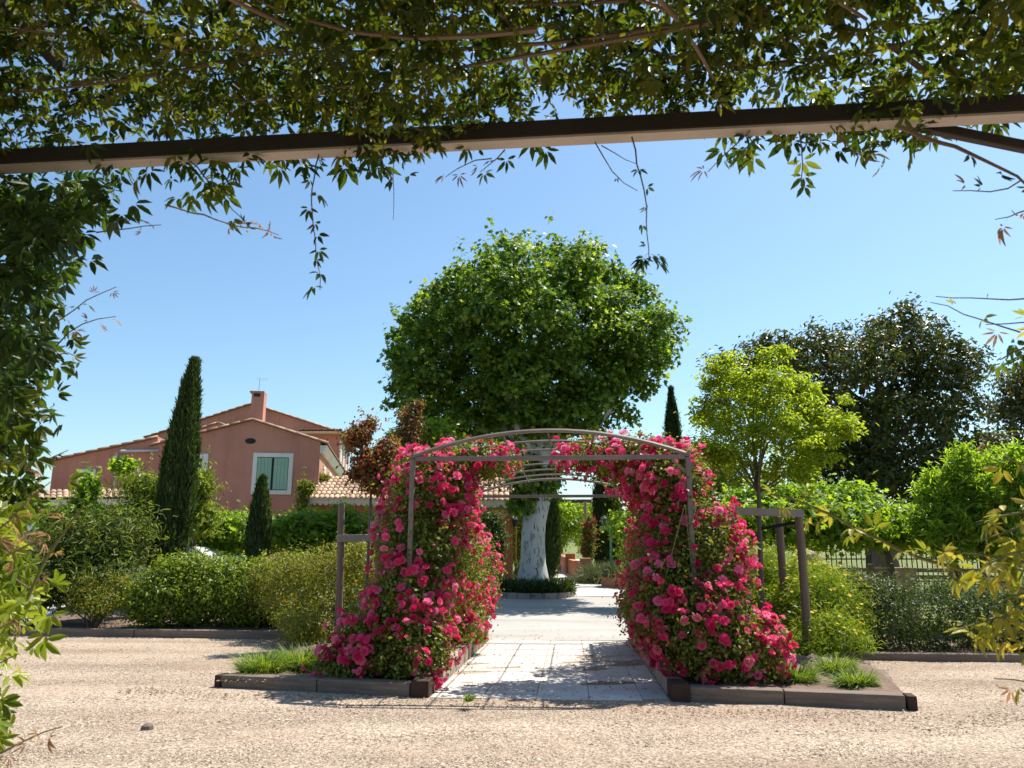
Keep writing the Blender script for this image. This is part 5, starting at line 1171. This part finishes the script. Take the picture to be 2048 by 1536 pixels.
def right_vine():
    root = thing('right_vine', 'yellow green vine shoots reaching in from the right edge', 'vine', np.array([1.45, 1.5, 0]))
    S = lambda pts, **k: sprig(root, pts, k.pop('mat', 'leaf_sprig'), **k)
    S([(2110, 1195, 1.45), (2000, 1165, 1.45), (1880, 1130, 1.47), (1780, 1090, 1.48), (1700, 1050, 1.5), (1620, 1010, 1.5), (1545, 985, 1.5)], size=.036, step=.02, r=.005, stem='stem_green', lead=.1)
    S([(2080, 1130, 1.4), (1990, 1110, 1.4), (1930, 1105, 1.42), (1880, 1095, 1.42)], size=.042, step=.022, r=.003, stem='stem_green'); S([(2080, 1040, 1.4), (2010, 1065, 1.4), (1960, 1080, 1.4)], size=.046, step=.025, r=.003, stem='stem_green')
    S([(2090, 1225, 1.4), (2010, 1225, 1.4), (1960, 1240, 1.4), (1915, 1255, 1.4)], size=.036, step=.018, r=.003, stem='stem_green'); S([(2000, 1230, 1.4), (2010, 1270, 1.4), (2050, 1290, 1.4)], size=.036, step=.03, r=.002, stem='stem_green')
    S([(2090, 860, 1.45), (2020, 870, 1.45), (1960, 880, 1.45)], size=.034, step=.04, r=.002, tipmat='leaf_tip'); S([(2090, 1370, 1.45), (2040, 1355, 1.45), (1990, 1360, 1.45)], size=.03, step=.03, r=.002, tipmat='leaf_tip')
    S([(2090, 700, 1.5), (2030, 690, 1.5), (2000, 720, 1.5)], size=.045, step=.03, r=.003, mat='leaf_canopy'); S([(2090, 650, 1.5), (2030, 640, 1.5), (1975, 650, 1.5)], size=.035, step=.04, r=.002, tipmat='leaf_tip')
    S([(2090, 600, 1.55), (2000, 597, 1.55), (1900, 597, 1.55), (1870, 590, 1.55)], size=.012, step=.09, r=.002, mat='leaf_shade'); S([(2040, 665, 1.5), (1960, 640, 1.5), (1900, 615, 1.5), (1860, 600, 1.5)], size=.026, step=.05, r=.0018, lead=.08)
    S([(2080, 1080, 1.4), (2050, 1120, 1.4), (2030, 1170, 1.4)], size=.055, step=.04, r=.003, mat='leaf_euonymus', stem='stem_green'); S([(2100, 640, 1.52), (2040, 660, 1.5)], size=.05, step=.03, r=.002, mat='leaf_shade')
    for (p0, p1, p2) in (((2090, 1010, 1.42), (2020, 1030, 1.42), (1950, 1040, 1.42)), ((2090, 1160, 1.38), (2040, 1190, 1.38), (1985, 1215, 1.38)), ((2095, 1270, 1.4), (2030, 1255, 1.4), (1975, 1275, 1.4)), ((2100, 960, 1.45), (2050, 930, 1.45), (2005, 915, 1.45)), ((2095, 1100, 1.36), (2040, 1090, 1.36), (1970, 1130, 1.38))):
        S([p0, p1, p2], size=.04, step=.017, r=.0028, stem='stem_green')
    mb = MB(); limb(mb, (1.62, 1.45, 0), (1.55, 1.5, 2.45), .014, .009, .03, 9, 7); mb.build('woody_stem', 'stem', root)
right_vine()

def litter():
    n = 2600; x = np.concatenate([rng.uniform(-4, 4.6, n // 2), rng.normal(0, 1.0, n // 4) + .6, rng.uniform(-6, 5, n - n // 2 - n // 4)]); y = np.concatenate([7.5 - .16 * x[:n // 2] + rng.normal(0, .14, n // 2), rng.uniform(7.6, 14, n // 4), rng.uniform(5.5, 19, n - n // 2 - n // 4)])
    z = np.interp(y, _gy, _gz) + .026; bedm = (abs(x - .45 - (y - 8) * .077) > 1.35) & (y > 8) & (y < 13) & (x > -3) & (x < 4); z[bedm] += .1
    P = np.stack([x, y, z], 1); L = rng.uniform(.012, .04, n)
    o = leaf_object('leaf_litter', [leaf_array(P, UP + rng.normal(size=(n, 3)) * .25, L, L * .5, T_LEAF, 0)], 'litter', None)
    m = 160; x = rng.normal(.55, 1.3, m); y = rng.uniform(7.2, 13, m); k = abs(x - .45 - (y - 8) * .077) < 1.7; P = np.stack([x, y, np.interp(y, _gy, _gz) + .026], 1)[k]
    leaf_object('fallen_petals', [leaf_array(P, UP + rng.normal(size=P.shape) * .2, np.full(len(P), .03), np.full(len(P), .026), T_LEAF, 0)], 'petal', None)
litter()
# small things on the gravel
st = MB(); c = atz(295, 1456, .02); V, Fs = [], []
st.lathe(c, [(.02, -.02), (.05, -.005), (.045, .02), (.02, .035)], 7); s_ = st.build('dark_stone', 'bark', None); setp(s_, 'small dark stone lying alone on the left gravel', 'stone')
for o in list(COL.objects):
    if o.type == 'MESH' and o.parent is None and 'kind' not in o and 'category' not in o: print('unlabelled', o.name)
print('objects', len(COL.objects), 'tris', sum(len(m.polygons) for m in bpy.data.meshes))
